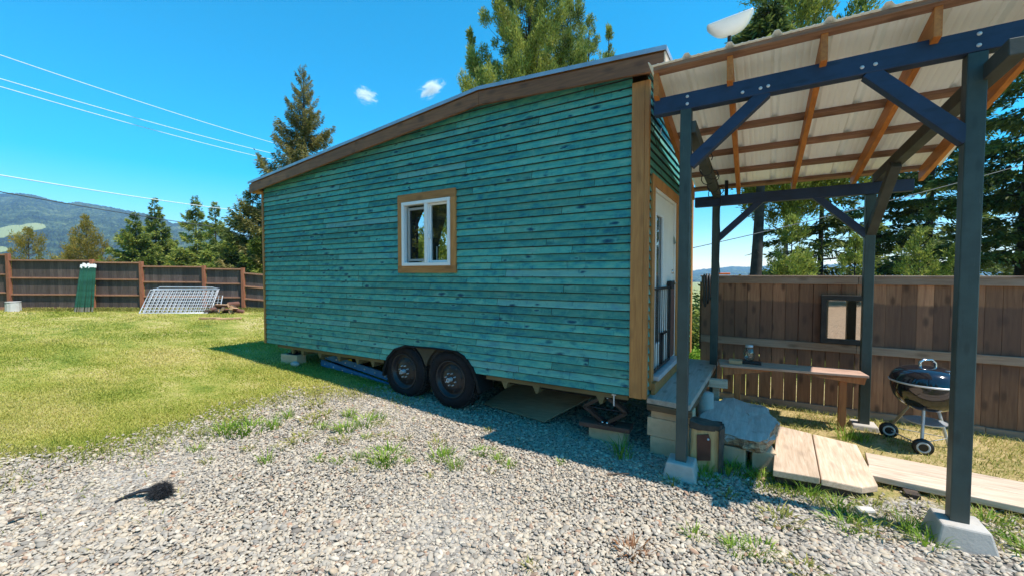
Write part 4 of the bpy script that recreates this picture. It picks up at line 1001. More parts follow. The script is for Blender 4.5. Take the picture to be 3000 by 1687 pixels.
MB().bar((-7.0,4.22,.352),(-6.86,4.23,.47), .07, .06).bar((-6.9,4.22,.352),(-6.98,4.22,.46), .04, .04).build('bracket', M['under'], jb, .003)
vs, fs = ico2(); 
wsn = MB().add([(-6.76+.10*p[0], 4.10+.06*p[1], .20+.045*p[2]) for p in vs], [tuple(f) for f in fs], .5, True).build('white_stone', M['conc']); props(wsn, 'pale rounded stone in front of the hollow concrete block', 'stone')
# black tarp heap
v2, f2 = ico2(); P = v2.copy()
P = np.array([p*(1+.28*mno.noise(Vector(p*2.3))) for p in P])
tp = MB().add([(-6.15+.42*p[0], 4.75+.22*p[1], .20+.16*p[2]) for p in P], [tuple(f) for f in f2], .5, True).build('black_tarp_heap', M['hose']); props(tp, 'crumpled black tarp heap lying under the tiny house', 'tarp')
ld = thing('extension_ladder', (-5.5, 4.45, .15), 'blue fibreglass extension ladder lying on its side under the tiny house', 'ladder')
A, B = Vector((-6.42,4.43,.33)), Vector((-4.70,4.36,.17))
for dz, dy, nm in ((0,0,'upper'),(-.115,-.06,'lower')):
    o = Vector((0,dy,dz))
    MB().bar(A+o, B+o, .035, .105).build('side_rail', M['lad'], ld, .006)
    rl = MB()
    n = 7
    for i in range(n):
        p = A+(B-A)*((i+.5)/n)+o; rl.lathe([(0,-.026),(.014,-.025),(.016,0),(.0,.01)], tuple(p), 10, 'y')
    rl.build('rung_end', M['alu'], ld)
MB().bar(A+Vector((.55,-.019,0)), A+Vector((.75,-.027,-.019)), .002, .06).build('warning_label', M['yellow'], ld)
MB().bar(A+Vector((.35,-.079,-.148)), A+Vector((.62,-.09,-.173)), .002, .055).build('info_label', M['label'], ld)
MB().bar(A+Vector((.85,-.099,-.195)), A+Vector((1.1,-.109,-.218)), .002, .055).build('info_label', M['label'], ld)
MB().box((-6.44,4.38,.12),(-6.38,4.46,.42)).build('rung_plate', M['chassis'], ld, .003)
for i, (dy, dz, nm) in enumerate(((-.10,-.2,'upper'),(-.14,-.27,'lower'))):
    t = MB().bar(A+Vector((-.1,dy,dz)), B+Vector((.05,dy+.02,dz+.04)), .10, .032).build('timber_plank', M['ply'], None, .004)
    props(t, 'weathered %s plank lying beneath the blue ladder' % nm, 'plank')
pw = MB().add(slab8([(-3.05,4.42,.035),(-2.05,4.20,.05),(-1.55,4.75,.33),(-2.75,5.2,.33)], .012), ff).build('plywood_sheet', M['ply']); props(pw, 'weathered plywood sheet lying tilted on the gravel under the house', 'plywood')

# ---------------------------------------------------------------- left fence
FP = [(-31.5,-1.7,2.0),(-26.2,1.50,2.0),(-23.0,3.44,2.0),(-20.65,5.02,1.83),(-19.28,5.98,1.77),(-17.52,7.23,1.63),(-16.42,8.03,1.56),(-13.6,9.9,1.42)]
lf = thing('panel_fence', (-20, 5.5, H(-20,5.5)), 'long dark board fence with red cedar posts and rails across the lawn', 'fence')
bm_ = MB()
for i in range(len(FP)-1):
    (xa, ya, _), (xb, yb, _) = FP[i], FP[i+1]
    top = [2.02,2.02,1.83,1.77,1.64,1.57,1.42][i]
    if i == 0: ta = tb = 2.0
    else: ta, tb = top+.0, top
    A2, B2 = Vector((xa,ya)), Vector((xb,yb)); L = (B2-A2).length; d = (B2-A2)/L; nrm = Vector((-d.y, d.x))   # away from camera
    za, zb = H(xa,ya), H(xb,yb)
    t = .06
    while t < L-.06:
        w = min(random.uniform(.13,.15), L-.06-t)
        p, q2 = A2+d*t+nrm*.03, A2+d*(t+w-.004)+nrm*.03; zg = za+(zb-za)*t/L
        e = nrm*.018
        bm_.add([(p.x,p.y,zg-.05),(q2.x,q2.y,zg-.05),(q2.x+e.x,q2.y+e.y,zg-.05),(p.x+e.x,p.y+e.y,zg-.05)]+[(p.x,p.y,zg+top-.03),(q2.x,q2.y,zg+top-.03),(q2.x+e.x,q2.y+e.y,zg+top-.03),(p.x+e.x,p.y+e.y,zg+top-.03)], bf)
        t += w
    for fz, hh, off in ((1.,.05,.0),(.655,.05,.0),(.33,.05,.0),(.06,.10,.012)):
        p, q2 = A2+d*.05+nrm*off, B2-d*.05+nrm*off
        MB().bar((p.x,p.y,za+top*fz-hh/2),(q2.x,q2.y,zb+top*fz-hh/2), .085 if fz > .9 else (.06 if fz > .1 else .03), hh).build('fence_rail', M['railL'], lf)
    hp = max(top, [2.02,2.02,1.83,1.77,1.64,1.57][i-1] if i else 2)+.02
    Mx = Matrix.Translation((xa,ya,za)) @ Matrix.Rotation(math.atan2(d.y, d.x), 4, 'Z')
    MB().box((-.05,-.075,-.1),(.05,.03,hp), None, Mx).build('fence_post', M['postL'], lf, .004)
bm_.build('fence_boards', M['fenceL'], lf)

# things along the left fence
fd = Vector((.833,.553,0)); fn = Vector((.553,-.833,0))        # along the fence, towards the camera
def along(x, y, out): return Vector((x,y,H(x,y)))+fn*out
bk = thing('plastic_bucket', along(-22.62,3.70,.35), 'upturned ribbed grey white plastic bucket by the far fence', 'bucket')
c = Vector(bk.location); mb = MB(); n = 48; vs = []
for z, r in ((0,.195),(.33,.185)):
    for k in range(n): a = 2*pi*k/n; q_ = r*(1+.03*(k % 4 < 2)); vs.append((c.x+q_*cos(a), c.y+q_*sin(a), c.z-.01+z))
mb.add(vs, [(k,(k+1) % n,n+(k+1) % n,n+k) for k in range(n)]+[tuple(range(n, 2*n))]); mb.build('bucket_body', M['bucketw'], bk)
MB().lathe([(.19,.33),(.2,.335),(.19,.35),(0,.352)], tuple(c), 24).build('bucket_rim', M['bucketw'], bk)
for i in range(13):
    u = i/12; b0 = along(-21.27,4.60,.55)+fd*(.62+u*.60)+fn*random.uniform(-.02,.05); top = along(-21.17,4.66,.10)+fd*(.36+u*.47)+Vector((0,0,1.66+random.uniform(-.05,.05)))
    t = thing('fence_stake', b0, 'green metal fence stake with white top leaning in the bundle', 'fence stake', 'green fence stakes leaning on the far fence')
    dd = (top-b0); k = .93
    MB().bar(b0+dd*.10, b0+dd*k, .035, .030, fn).build('stake_shaft', M['tpost'], t)
    MB().bar(b0+dd*k, top, .052, .036, fn).build('stake_tip', M['tposttip'], t)
    MB().bar(b0-dd*.01, b0+dd*.10, .03, .02, fn).build('stake_spike', M['legtan'], t)
def panel(p0, wdir, w, h, lean, label, nx, ny, arch_=False):
    t = thing('wire_panel', p0, label, 'wire panel', 'galvanised wire panels leaning on the far fence')
    up = (Vector((0,0,1))*math.cos(lean)-fn*math.sin(lean))
    def P(u, v): return p0+wdir*u+up*v
    f = MB(); 
    pts = [P(0,0),P(.28*0+.0,h*.86),P(w*.07,h),P(w*.9,h*.985),P(w,h*.93),P(w,0),P(0,0)] if arch_ else [P(0,0),P(0,h),P(w,h),P(w,0),P(0,0)]
    f.tube(pts, .017, 8).build('tube_frame', M['galv'], t)
    m = MB()
    for i in range(1, nx): m.tube([P(w*i/nx,0),P(w*i/nx,h*(.9 if arch_ else 1))], .009, 5)
    for j in range(1, ny): m.tube([P(0,h*j/ny*(.9 if arch_ else 1)),P(w,h*j/ny*(.9 if arch_ else 1))], .009, 5)
    m.build('wire_mesh', M['galv'], t)
b0 = along(-18.55,6.12,.72)
panel(b0, fd, 2.28, .93, R(33), 'front galvanised wire mesh panel leaning on the far fence', 15, 8)
panel(b0-fn*.08+fd*.05, fd, 2.26, .94, R(31), 'second galvanised wire mesh panel of the leaning stack', 15, 8)
panel(b0-fn*.16+fd*.06, fd, 2.20, .99, R(28), 'rear galvanised panel with a rounded tube top in the leaning stack', 15, 8, True)
panel(b0-fn*.35+fd*2.2, fd, .24, .60, R(18), 'narrow wire panel end sticking out behind the leaning stack', 2, 5)
k = 0
for row, cnt in ((0,6),(1,5),(2,2)):
    for i in range(cnt):
        p = along(-16.05,7.30,.1)+fd*((i-cnt/2)*.19+random.uniform(-.04,.04)+(.12 if row == 2 else .05))+fn*random.uniform(-.22,.22)+Vector((0,0,.07+row*.115+random.uniform(-.01,.02)))
        a = random.uniform(-.7,.7)+(pi/2 if random.random() < .55 else 0); e = random.uniform(-.25,.25)
        Mx = Matrix.Translation(p) @ Matrix.Rotation(a+.58, 4, 'Z') @ Matrix.Rotation(e, 4, 'Y') @ Matrix.Rotation(random.uniform(0,6), 4, 'X')
        r = random.uniform(.065,.095); L = random.uniform(.16,.24); vs = []
        sec = [(0,-.3*r)]+[(r*cos(t), r*sin(t)) for t in np.linspace(.2, 2.9, 6)]
        m = len(sec)
        for xx in (-L,L):
            for y_, z_ in sec: vs.append(Mx @ Vector((xx,y_,z_)))
        t = thing('firewood_log', p, 'split firewood log in the heap at the foot of the far fence', 'log', 'split firewood heap by the far fence')
        wd = MB().add([vs[j] for j in (0,1,m,m+1)]+[vs[j] for j in (0,m-1,m,2*m-1)]+vs, [(0,1,3,2),(4,5,7,6),tuple(range(8,8+m)),tuple(range(8+m,8+2*m))[::-1]])
        wd.build('split_wood', M['logend'], t)
        MB().add(vs, [(j,j+1,m+j+1,m+j) for j in range(1,m-1)]).build('bark', M['bark'] if random.random() < .5 else M['redplank'], t); k += 1
for (x, y, a, L, lb) in ((-14.4,6.05,.5,.32,'left split wood stick lying on the lawn near the firewood'),(-13.9,6.35,.75,.34,'right split wood stick lying on the lawn near the firewood')):
    z = H(x,y)+.03
    s_ = MB().bar((x-L*cos(a),y-L*sin(a),z),(x+L*cos(a),y+L*sin(a),z+.01), .09, .06).build('wood_stick', M['logend'], None, .01); props(s_, lb, 'stick')

# ---------------------------------------------------------------- small things on the gravel
px, py = -3.90, 1.27; pz = H(px,py)+.02
pm = thing('black_dog_toy', (px,py,pz), 'black shaggy fibre tuft with a flat strap lying on the gravel', 'dog toy')
mb = MB()
vs, fs = ico2(); mb.add([(px+.03+(.078*p[0])*(1+.35*mno.noise(Vector(p)*3)), py+.0+.055*p[1], pz+.03+.042*p[2]*(1+.3*mno.noise(Vector(p)*2.2))) for p in vs], [tuple(f) for f in fs], .5, True)
for i in range(3200):
    d = Vector((random.gauss(0,1), random.gauss(0,1), random.gauss(.3,.9))).normalized(); b = Vector((px+.03+.072*d.x, py+.05*d.y, pz+.03+.038*d.z))
    t = b+d*random.uniform(.008,.038)+Vector((random.uniform(-.03,.03),random.uniform(-.03,.03),random.uniform(-.03,.012))); s_ = d.cross(Vector((random.random(),random.random(),1))).normalized()*.0016
    t.z = max(t.z, pz-.015); mb.add([b-s_,b+s_,t], [(0,1,2)])
mb.build('shaggy_tuft', M['fur'], pm, fix=False)
mb = MB(); P = [Vector((px-.02,py-.03,pz+.035)),Vector((px-.08,py-.085,pz+.03)),Vector((px-.115,py-.15,pz+.015)),Vector((px-.125,py-.22,pz-.005))]
for a, b, wa, wb in zip(P, P[1:], (.06,.045,.032), (.045,.032,.012)):
    s0 = (b-a).cross(Vector((0,0,1))).normalized(); mb.add([a-s0*wa/2,a+s0*wa/2,b+s0*wb/2,b-s0*wb/2]+[p+Vector((0,0,.012)) for p in (a-s0*wa/2,a+s0*wa/2,b+s0*wb/2,b-s0*wb/2)], bf, .5)
mb.build('strap', M['fur'], pm)
for (x, y, a, L, lb) in ((-4.26,.62,1.2,.035,'flat dark bark strip on the gravel at the left edge'),(-.96,3.42,.5,.10,'thin dark twig lying along the shadow edge on the gravel')):
    z = H(x,y)+.03
    w = .012 if 'twig' in lb else .022
    t = MB().bar((x-L*cos(a),y-L*sin(a),z),(x,y,z+.012), w, .012, rnd=.4).bar((x,y,z+.012),(x+L*cos(a+.3),y+L*sin(a+.3),z), w*.8, .010, rnd=.5).build('twig' if 'twig' in lb else 'bark_strip', M['bark'], None, .003); props(t, lb, 'twig' if 'twig' in lb else 'bark')
t = MB().box((-.06,-.03,0),(.06,.03,.045), None, Matrix.Translation((.73,3.83,0)) @ Matrix.Rotation(.4,4,'Z') @ Matrix.Rotation(.1,4,'X')).build('grey_stone', M['slab'], None, .015); props(t, 'flat grey stone on the gravel in front of the step planks', 'stone')

# weeds growing through the gravel
def tuft(seed, n, rad, h, w, lean):
    rg = np.random.default_rng(seed); rr_ = rad*np.sqrt(rg.random(n)); a = rg.uniform(0, 2*pi, n)
    x, y = rr_*np.cos(a), rr_*np.sin(a)
    V, F = blades(x, y, 0*x, h*rg.uniform(.45, 1.1, n), np.full(n, w)*rg.uniform(.6, 1.2, n), lean, a)
    return V, F, np.repeat(rg.random(n), 3)
TU = []
for i, (n, rad, h, w, lean, m) in enumerate(((90,.10,.085,.009,1.3,'weed'),(60,.08,.13,.008,.9,'weed'),(120,.15,.06,.010,1.6,'weed'),(70,.11,.05,.011,1.8,'weeddry'),(45,.06,.07,.008,1.2,'weed'),(30,.05,.05,.008,1.3,'weeddry'))):
    V, F, rn = tuft(50+i, n, rad, h, w, lean)
    me_o = npmesh('grass_tuft', V, F, M[m], rnd=rn); TU.append(me_o.data); bpy.data.objects.remove(me_o)
WEEDS = [(-3.77,3.13,2,1.3,'wide leafy green weed patch ahead of the two trailer wheels'),(-3.78,2.84,0,1.2,None),(-3.32,2.99,3,.9,None),(-2.99,2.69,2,1.25,'broad green grass clump in the middle of the gravel'),(-2.88,2.56,0,1.1,None),(-2.5,2.92,0,1.1,None),(-2.27,2.84,1,.9,None),(-2.24,3.23,2,.75,None),(-1.87,3.11,4,1.,None),(-2.02,3.16,4,1.1,None),(-4.6,2.25,2,1.5,'largest dense grass clump at the left edge of the gravel'),(-4.45,2.45,1,1.1,None),(-4.75,2.1,0,1.3,None),(-3.42,2.28,4,1.,None),(-3.76,1.99,1,.8,None),(-4.12,2.02,5,1.1,None),(-3.25,2.36,4,.9,None),(-2.5,3.72,5,1.,None),(-3.96,2.46,3,1.1,None),(-3.92,2.27,3,.9,None),(-4.16,1.71,5,1.,None),(-.14,3.56,5,1.2,None),(-.31,2.9,4,1.1,None),(-.07,2.87,0,.8,'bright green weed on the gravel in front of the nearest post'),(.28,2.89,3,.9,None),(.19,3.4,3,1.2,None),(.59,3.56,2,1.0,None),(1.0,3.60,0,1.0,None),(.95,3.75,1,.9,None),(.75,3.62,3,1.2,None),(-1.11,2.09,5,.9,None),(-4.29,2.81,3,1.3,None),(-3.6,3.18,3,.8,None),(-4.12,3.16,0,.9,None),(.57,3.82,0,.9,None),(.10,3.95,2,1.1,None),(.28,3.92,0,1.1,None),(.42,3.88,1,.9,None),(.79,3.95,3,1.,None),(1.57,3.75,2,1.2,None),(1.42,4.1,2,1.1,None),(-.35,3.85,1,1.0,None),(-.15,4.0,1,1.1,None),(-.55,3.55,5,1.2,None),(-.03,4.1,2,1.1,None),(-.3,3.75,2,.8,None),(-2.9,3.3,5,.8,None),(-3.0,2.35,5,.8,None),(.86,5.45,1,1.0,None),(1.0,5.5,0,1.0,None),(-1.5,3.4,4,.7,None),(-1.05,3.85,1,1.3,'tall thin grass stems in the shadow beside the jack block'),(1.7,3.4,3,1.1,None),(1.2,3.2,5,1.1,None)]+[(-3.45,2.85,4,.9,None),(-3.1,3.05,5,1.1,None),(-2.7,2.7,4,.8,None),(-3.6,2.62,3,1.,None),(-2.35,2.6,5,.9,None),(-4.35,2.95,3,1.2,None),(-4.6,2.7,1,.9,None),(-4.9,2.3,3,1.4,None),(-4.85,1.9,5,1.3,None),(-4.5,1.75,4,1.,None),(-1.95,2.95,5,.9,None),(-2.75,3.15,3,.8,None),(-3.15,2.5,1,.7,None),(-4.05,2.75,0,.8,None),(-.6,2.2,5,.8,None),(.05,2.95,2,.8,None),(-3.95,3.35,5,1.1,None),(-4.7,3.1,3,1.3,None)]
V, F, rn = tuft(77, 70, .10, .06, .010, 1.5)
o = npmesh('dry_weed', V, F, m_foliage('dry_red_weed', [(.1, (.16,.07,.03)), (.5, (.32,.14,.06)), (.9, (.45,.26,.12))], .3), rnd=rn); o.location = (-.62,2.52,.006)
props(o, 'dry red brown dead weed flattened on the gravel at the bottom right', 'weed')
for i, (x, y, v, s_, lb) in enumerate(WEEDS):
    o = bpy.data.objects.new('grass_tuft', TU[v]); COL.objects.link(o); o.location = (x, y, H(x,y)+.006); o.rotation_euler = (0,0,random.uniform(0,6)); o.scale = (s_,s_,s_)
    shared = 'yellowing grass tuft sprouting between the pebbles' if v in (3,5) else 'small green weed sprouting between the pebbles'
    props(o, lb or shared, 'weed', 'weeds sprouting through the gravel')

# ---------------------------------------------------------------- trees
def conifer(name, loc, Ht, Rad, base, nbr, ncard, card, leaf, label, group, seed, prof=.85, droop=.25, up0=.5, lean=(0,0), trunk='trunk', tr=None, clump=.3, upturn=.2, spread=.32, hang=.15, dead=0, puff=0, per=5):
    rg = np.random.default_rng(seed)
    t = thing(name, loc, label, 'tree', group)
    L0 = np.array(loc, float); lean = np.array([lean[0], lean[1], 0.])
    def axis(h): return L0+np.array([0,0,Ht])*h[:,None]+lean*(h[:,None]**1.0)
    tr = tr or Ht*.014
    hs_ = np.linspace(-.02, 1, 12); wob = axis(hs_); wob[:,0] += .012*Ht*np.sin(hs_*5+seed)*hs_*(1-hs_); 
    mb = MB().tube([tuple(p) for p in wob], [tr*(1-.93*max(h, 0)) for h in hs_], 10)
    # branches
    nb = nbr; h = base+(1-base)*rg.random(nb)**.92; h = np.sort(h); rel = (h-base)/(1-base)
    length = Rad*((1-rel)**prof)*rg.uniform(.55, 1.12, nb)+.035*Rad
    low = np.clip(rel/.12, .45, 1); length *= low
    az = np.cumsum(2.4+rg.normal(0, .5, nb))
    elev = up0*(rel*1.2-.25)+rg.normal(0, .10, nb)
    o = axis(h)
    def bpt(i, s):      # points along branches i at s
        d = np.stack([np.cos(az[i])*np.cos(elev[i]), np.sin(az[i])*np.cos(elev[i]), np.sin(elev[i])], -1)
        p = o[i]+d*(length[i]*s)[:,None]
        p[:,2] += length[i]*(-droop*s**1.6+upturn*s**3.2)
        return p
    for i in range(nb):
        if length[i] < .12*Rad: continue
        ii = np.full(5, i); P = bpt(ii, np.linspace(0, .92, 5)); r0 = max(.010, min(tr*.30, length[i]*.016))
        mb.tube([tuple(p) for p in P], [r0, r0*.75, r0*.55, r0*.35, r0*.15], 4, cap=False)
    for i in range(dead):
        hh = rg.uniform(.15*base, base); a = rg.uniform(0, 2*pi); p = axis(np.array([hh]))[0]; l = rg.uniform(.10, .26)*Rad
        mb.tube([tuple(p), (p[0]+l*cos(a), p[1]+l*sin(a), p[2]-l*.25)], [.02, .006], 4, cap=False)
    mb.build('trunk', M[trunk], t, fix=False)
    # foliage sprays in clumps along branches
    if puff:
        K = np.maximum(2, (per*length/Rad).round().astype(int)); cb = np.repeat(np.arange(nb), K); m = len(cb)
        cs = np.clip(1.03-.72*rg.random(m)**1.25, .1, 1.05); cp = bpt(cb, cs)
        sdv = np.stack([-np.sin(az[cb]), np.cos(az[cb]), 0*cs], -1)
        cp += sdv*(rg.normal(0, .30, m)*length[cb]*(1.15-cs))[:,None]; cr = puff*rg.uniform(.55, 1.25, m)*np.clip(.35+.75*length[cb]/Rad, .35, 1.1)
        cp[:,2] += cr*.3
        k = rg.choice(m, ncard, p=cr**1.7/(cr**1.7).sum())
        v = rg.normal(0, 1, (ncard,3)); v /= np.linalg.norm(v, axis=1)[:,None]; rad_ = rg.random(ncard)**.45
        bdv = np.stack([np.cos(az[cb]), np.sin(az[cb]), .35+0*cs], -1)
        off = v*np.array([.66,.66,1.45]); off = off+bdv[k]*(off*bdv[k]).sum(1)[:,None]*.35
        lump = 1+.35*np.sin(v[:,0]*5+k)*np.sin(v[:,1]*5+k*2.)*np.sin(v[:,2]*4+k)
        p = cp[k]+off*(rad_*cr[k]*lump)[:,None]
        d = v*.55+bdv[k]*.40+np.array([0,0,.85])+rg.normal(0, .42, (ncard,3)); d /= np.linalg.norm(d, axis=1)[:,None]
        l = card*rg.uniform(.6, 1.35, ncard); ww = l*rg.uniform(.20, .36, ncard)
        sv = np.cross(d, rg.normal(0, 1, (ncard,3))); sv /= np.linalg.norm(sv, axis=1)[:,None]
        V = np.stack([p, p+d*(l*.45)[:,None]+sv*(ww/2)[:,None], p+d*l[:,None], p+d*(l*.45)[:,None]-sv*(ww/2)[:,None]], 1).reshape(-1, 3)
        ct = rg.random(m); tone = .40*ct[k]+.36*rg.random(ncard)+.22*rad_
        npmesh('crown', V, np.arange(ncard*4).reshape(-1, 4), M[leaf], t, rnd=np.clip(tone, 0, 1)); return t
    w = length/length.sum(); bi = rg.choice(nb, ncard, p=w)
    ncl = np.maximum(3, (length*2.6/ (Rad**.35)).astype(int)+3)
    cl = rg.integers(0, 10**6, ncard) % ncl[bi]
    s = .16+.86*(cl+.5)/ncl[bi]+rg.normal(0, .16, ncard)/ncl[bi]*(1.+clump)
    s = np.clip(s, .05, 1.05)
    p = bpt(bi, s)
    bd = np.stack([np.cos(az[bi]), np.sin(az[bi]), 0*s], -1); sd = np.stack([-np.sin(az[bi]), np.cos(az[bi]), 0*s], -1)
    lat = rg.normal(0, 1, ncard)*spread*length[bi]*(1.06-s*.80)*.62
    p += sd*lat[:,None]+bd*(np.abs(lat)*.35)[:,None]
    p[:,2] += rg.normal(0, 1, ncard)*.06*np.sqrt(length[bi])*clump*3-np.abs(lat)*hang-np.abs(rg.normal(0, 1, ncard))*hang*.5
    l = card*rg.uniform(.6, 1.3, ncard)*np.clip(.45+length[bi]/Rad, .4, 1.1); ww = l*rg.uniform(.24, .42, ncard)
    sg = np.sign(lat+1e-9)
    d = bd*rg.uniform(.3, 1., (ncard,1))+sd*(sg*rg.uniform(.1, .9, ncard))[:,None]+np.stack([0*s, 0*s, rg.normal(-hang*1.6+upturn*s*1.4, .35, ncard)], -1)
    d /= np.linalg.norm(d, axis=1)[:,None]
    nrm = rg.normal(0, .55, (ncard,3))+np.array([0,0,1.]); sv = np.cross(d, nrm); sv /= np.linalg.norm(sv, axis=1)[:,None]
    a, b, c, e = p, p+d*(l*.45)[:,None]+sv*(ww/2)[:,None], p+d*l[:,None], p+d*(l*.45)[:,None]-sv*(ww/2)[:,None]
    c[:,2] -= l*.12
    V = np.stack([a,b,c,e], 1).reshape(-1, 3); F = np.arange(ncard*4).reshape(-1, 4)
    tone = .6*rg.random(nb)[bi]*.5+.25*((cl*7919+bi*104729) % 97)/97+.45*rg.random(ncard)*1.0
    npmesh('crown', V, F, M[leaf], t, rnd=np.clip(tone, 0, 1))
    return t
def at(u, depth, z=None):
    """ground position at a bearing (fraction of the view half width) and depth along the view axis"""
    s = depth*u; x = -sin(AZ)*depth+cos(AZ)*s; y = cos(AZ)*depth+sin(AZ)*s
    return (x, y, H(x, y)-.1 if z is None else z)
def bu(px): return (px-1288.)/1027.
def topz(v, depth): return 1.75+depth*(688-v)/1026.
GL, GR, GB = 'conifers beyond the far fence', 'conifers beyond the brown fence', 'tall conifers behind the tiny house'
def tree(px, depth, vtop, Rad, leaf, label, group, seed, nbr=150, ncard=14000, card=.4, base=.05, **k):
    x, y, z = at(bu(px), depth); hh = topz(vtop, depth)-z
    return conifer('conifer_tree', (x,y,z), hh, Rad, base, nbr, ncard, card, leaf, label, group, seed, **k)
# behind the house
tree(772, 27, 176, 5.0, 'leafS', 'tall pointed conifer rising over the left end of the house roof', GB, 3, 210, 130000, .20, .06, prof=.92, droop=.14, up0=.7, upturn=.32, spread=.24, clump=.36, hang=.2)
tree(1330, 22, -230, 5.0, 'leafD', 'huge bright green conifer behind the middle of the house roof', GB, 4, 230, 360000, .14, .10, prof=.72, droop=.20, up0=.6, upturn=.5, puff=.50, per=8)
tree(1432, 24.5, 22, 3.6, 'leafD', 'narrower bright conifer attached to the right side of the huge one', GB, 5, 90, 85000, .14, .10, prof=.7, droop=.10, up0=.9, upturn=.5, puff=.5, per=5)
tree(1527, 27, 88, 1.9, 'leafD', 'thin conifer tip just above the right part of the house roof', GB, 6, 130, 34000, .15, .1, prof=.75, droop=.0, up0=1.1, upturn=.3, puff=.36, per=5)
tree(1478, 26, 66, 2.9, 'leafD', 'bushy bright conifer shoulder between the huge tree and the thin tip', GB, 7, 110, 60000, .15, .08, prof=.7, up0=.9, upturn=.45, puff=.46, per=6)
tree(1185, 23, 100, 1.4, 'leafA', 'shorter darker conifer at the left side of the huge green one', GB, 8, 60, 60000, .14, .1, prof=.7, up0=.8, upturn=.5, puff=.48, per=5)
tree(1088, 14.5, 540, 1.5, 'leafA', 'young conifer seen through the window behind the house', GB, 9, 80, 12000, .16, .05, puff=.3, per=5)
# above the metal roof
tree(1975, 17, -190, 3.4, 'leafA', 'bushy conifer top showing above the metal patio roof', GR, 11, 150, 130000, .15, .36, prof=.6, droop=.2, up0=.6, upturn=.4, puff=.55, per=5, tr=.11)
x, y, z = at(bu(1890), 14.5)
conifer('conifer_tree', (x,y,z), 13.5, 2.0, .66, 110, 9000, .34, 'leafC', 'conifer with a thick bare dark trunk behind the brown fence', GR, 12, droop=.35, up0=.2, lean=(.35,.1), trunk='trunkd', tr=.27, dead=14, prof=.7)
# right side
RT = [(2065,20,235,3.3,'leafC','dark conifer with layered drooping branches seen under the patio roof left of the rear post',21,95,21000,.26,.16),
      (2335,22,90,3.7,'leafC','dark conifer with sky gaps between the rear post and the near post',22,95,20000,.28,.16),
      (2205,24,200,3.0,'leafC','slender dark conifer standing directly behind the rear grill side post',23,90,15000,.27,.15),
      (2570,15,-260,3.6,'leafC','largest dark conifer at the right edge behind the near post',24,120,40000,.24,.10),
      (2440,24,40,3.3,'leafC','dark conifer partly hidden by the near front post',25,90,16000,.28,.16),
      (1990,12.5,560,1.35,'leafD','small bright green young conifer nearest the bare dark trunk',31,90,16000,.17,.05),
      (2150,13.5,600,1.3,'leafA','low mid green young conifer behind the mirror',32,80,13000,.17,.05),
      (2310,12.5,585,1.45,'leafD','small bright green young conifer behind the fence above the grill',33,90,17000,.17,.05),
      (2400,12,630,1.1,'leafD','lowest bright young conifer beside the near post',34,80,12000,.16,.05),
      (1960,15,610,1.0,'leafC','small dark young conifer right beside the bare trunk',35,70,8000,.17,.05)]
for px, dep, vt, rad, leaf, lb, sd, nb, nc, cs, ba in RT:
    big = dep > 14.9
    if not big: tree(px, dep, vt, rad*1.1, leaf, lb, GR, sd, nb, int(nc*1.3), .10, ba, prof=.75, droop=.12, up0=.6, upturn=.3, puff=.24, per=5, trunk='trunkd'); continue
    tree(px, dep, vt, rad, leaf, lb, GR, sd, nb, nc, cs, ba, prof=.62 if big else .8, droop=.30 if big else .15, up0=.25 if big else .6, upturn=.12, spread=.30, hang=.12, clump=.22, trunk='trunkd', dead=8 if big else 0)
src = tree(1288+1027*-.3, 21, 200, 3.4, 'leafA', 'tall conifer on the far side of the driveway', 'conifers across the driveway', 71, 110, 16000, .36, .06)
spots = [(-13,-12,1.1),(-17.5,-9,.9),(-10,-16,1.25),(-21,-13,1.2),(-6.5,-17,1.1),(-25,-7,1.0),(-15.5,-17,1.4),(0,-20,1.2),(6,-18,1.1)]
kids = list(src.children)
for i, (x, y, k) in enumerate(spots):
    if i == 0: o = src
    else:
        o = src.copy(); COL.objects.link(o)
        for c in kids: d = c.copy(); COL.objects.link(d); d.parent = o
    o.location = (x, y, H(x, y)-.1); o.scale = (k,k,k); o.rotation_euler = (0,0,i*1.3)
# bright bushes between house and fence end
def bush(loc, r, h, n, leaf, label, seed, card=.12):
    rg = np.random.default_rng(seed); t = thing('leafy_shrub', loc, label, 'shrub', 'shrubs between the house and the brown fence')
    mb = MB()
    for i in range(14):
        a = rg.uniform(0, 2*pi); e = rg.uniform(.4, .95); p = Vector(loc)
        mb.tube([p, p+Vector((cos(a)*r*.4, sin(a)*r*.4, h*.5*e)), p+Vector((cos(a)*r*.8, sin(a)*r*.8, h*e))], [.02,.012,.004], 5, cap=False)
    mb.build('stem', M['trunk'], t, fix=False)
    c = rg.normal(0, 1, (26,3)); c /= np.linalg.norm(c, axis=1)[:,None]; c *= rg.uniform(.4, .95, (26,1)); c[:,2] = np.abs(c[:,2])
    k = rg.integers(0, 26, n); p = c[k]+rg.normal(0, .17, (n,3)); p = p*np.array([r,r,h])+np.array(loc); p[:,2] = np.maximum(p[:,2], loc[2]+.02)
    d = rg.normal(0, 1, (n,3)); d[:,2] = np.abs(d[:,2])*.6; d /= np.linalg.norm(d, axis=1)[:,None]
    sv = np.cross(d, rg.normal(0, 1, (n,3))); sv /= np.linalg.norm(sv, axis=1)[:,None]; l = card*rg.uniform(.6, 1.3, (n,1))
    V = np.stack([p, p+d*l*.5+sv*l*.22, p+d*l, p+d*l*.5-sv*l*.22], 1).reshape(-1, 3)
    npmesh('foliage', V, np.arange(n*4).reshape(-1, 4), M[leaf], t, rnd=rg.random(n)*.6+.4*(k % 5)/5)
x, y, z = at(bu(1752), 11.5); bush((x,y,z), 1.1, 2.3, 9000, 'leafD', 'tall pale green shrub in the gap between the house and the fence', 41)
x, y, z = at(bu(1750), 8.3); bush((x+.1,y,z), .5, .55, 3500, 'weed', 'low yellow green shrub at the left end of the brown fence', 42, .10)
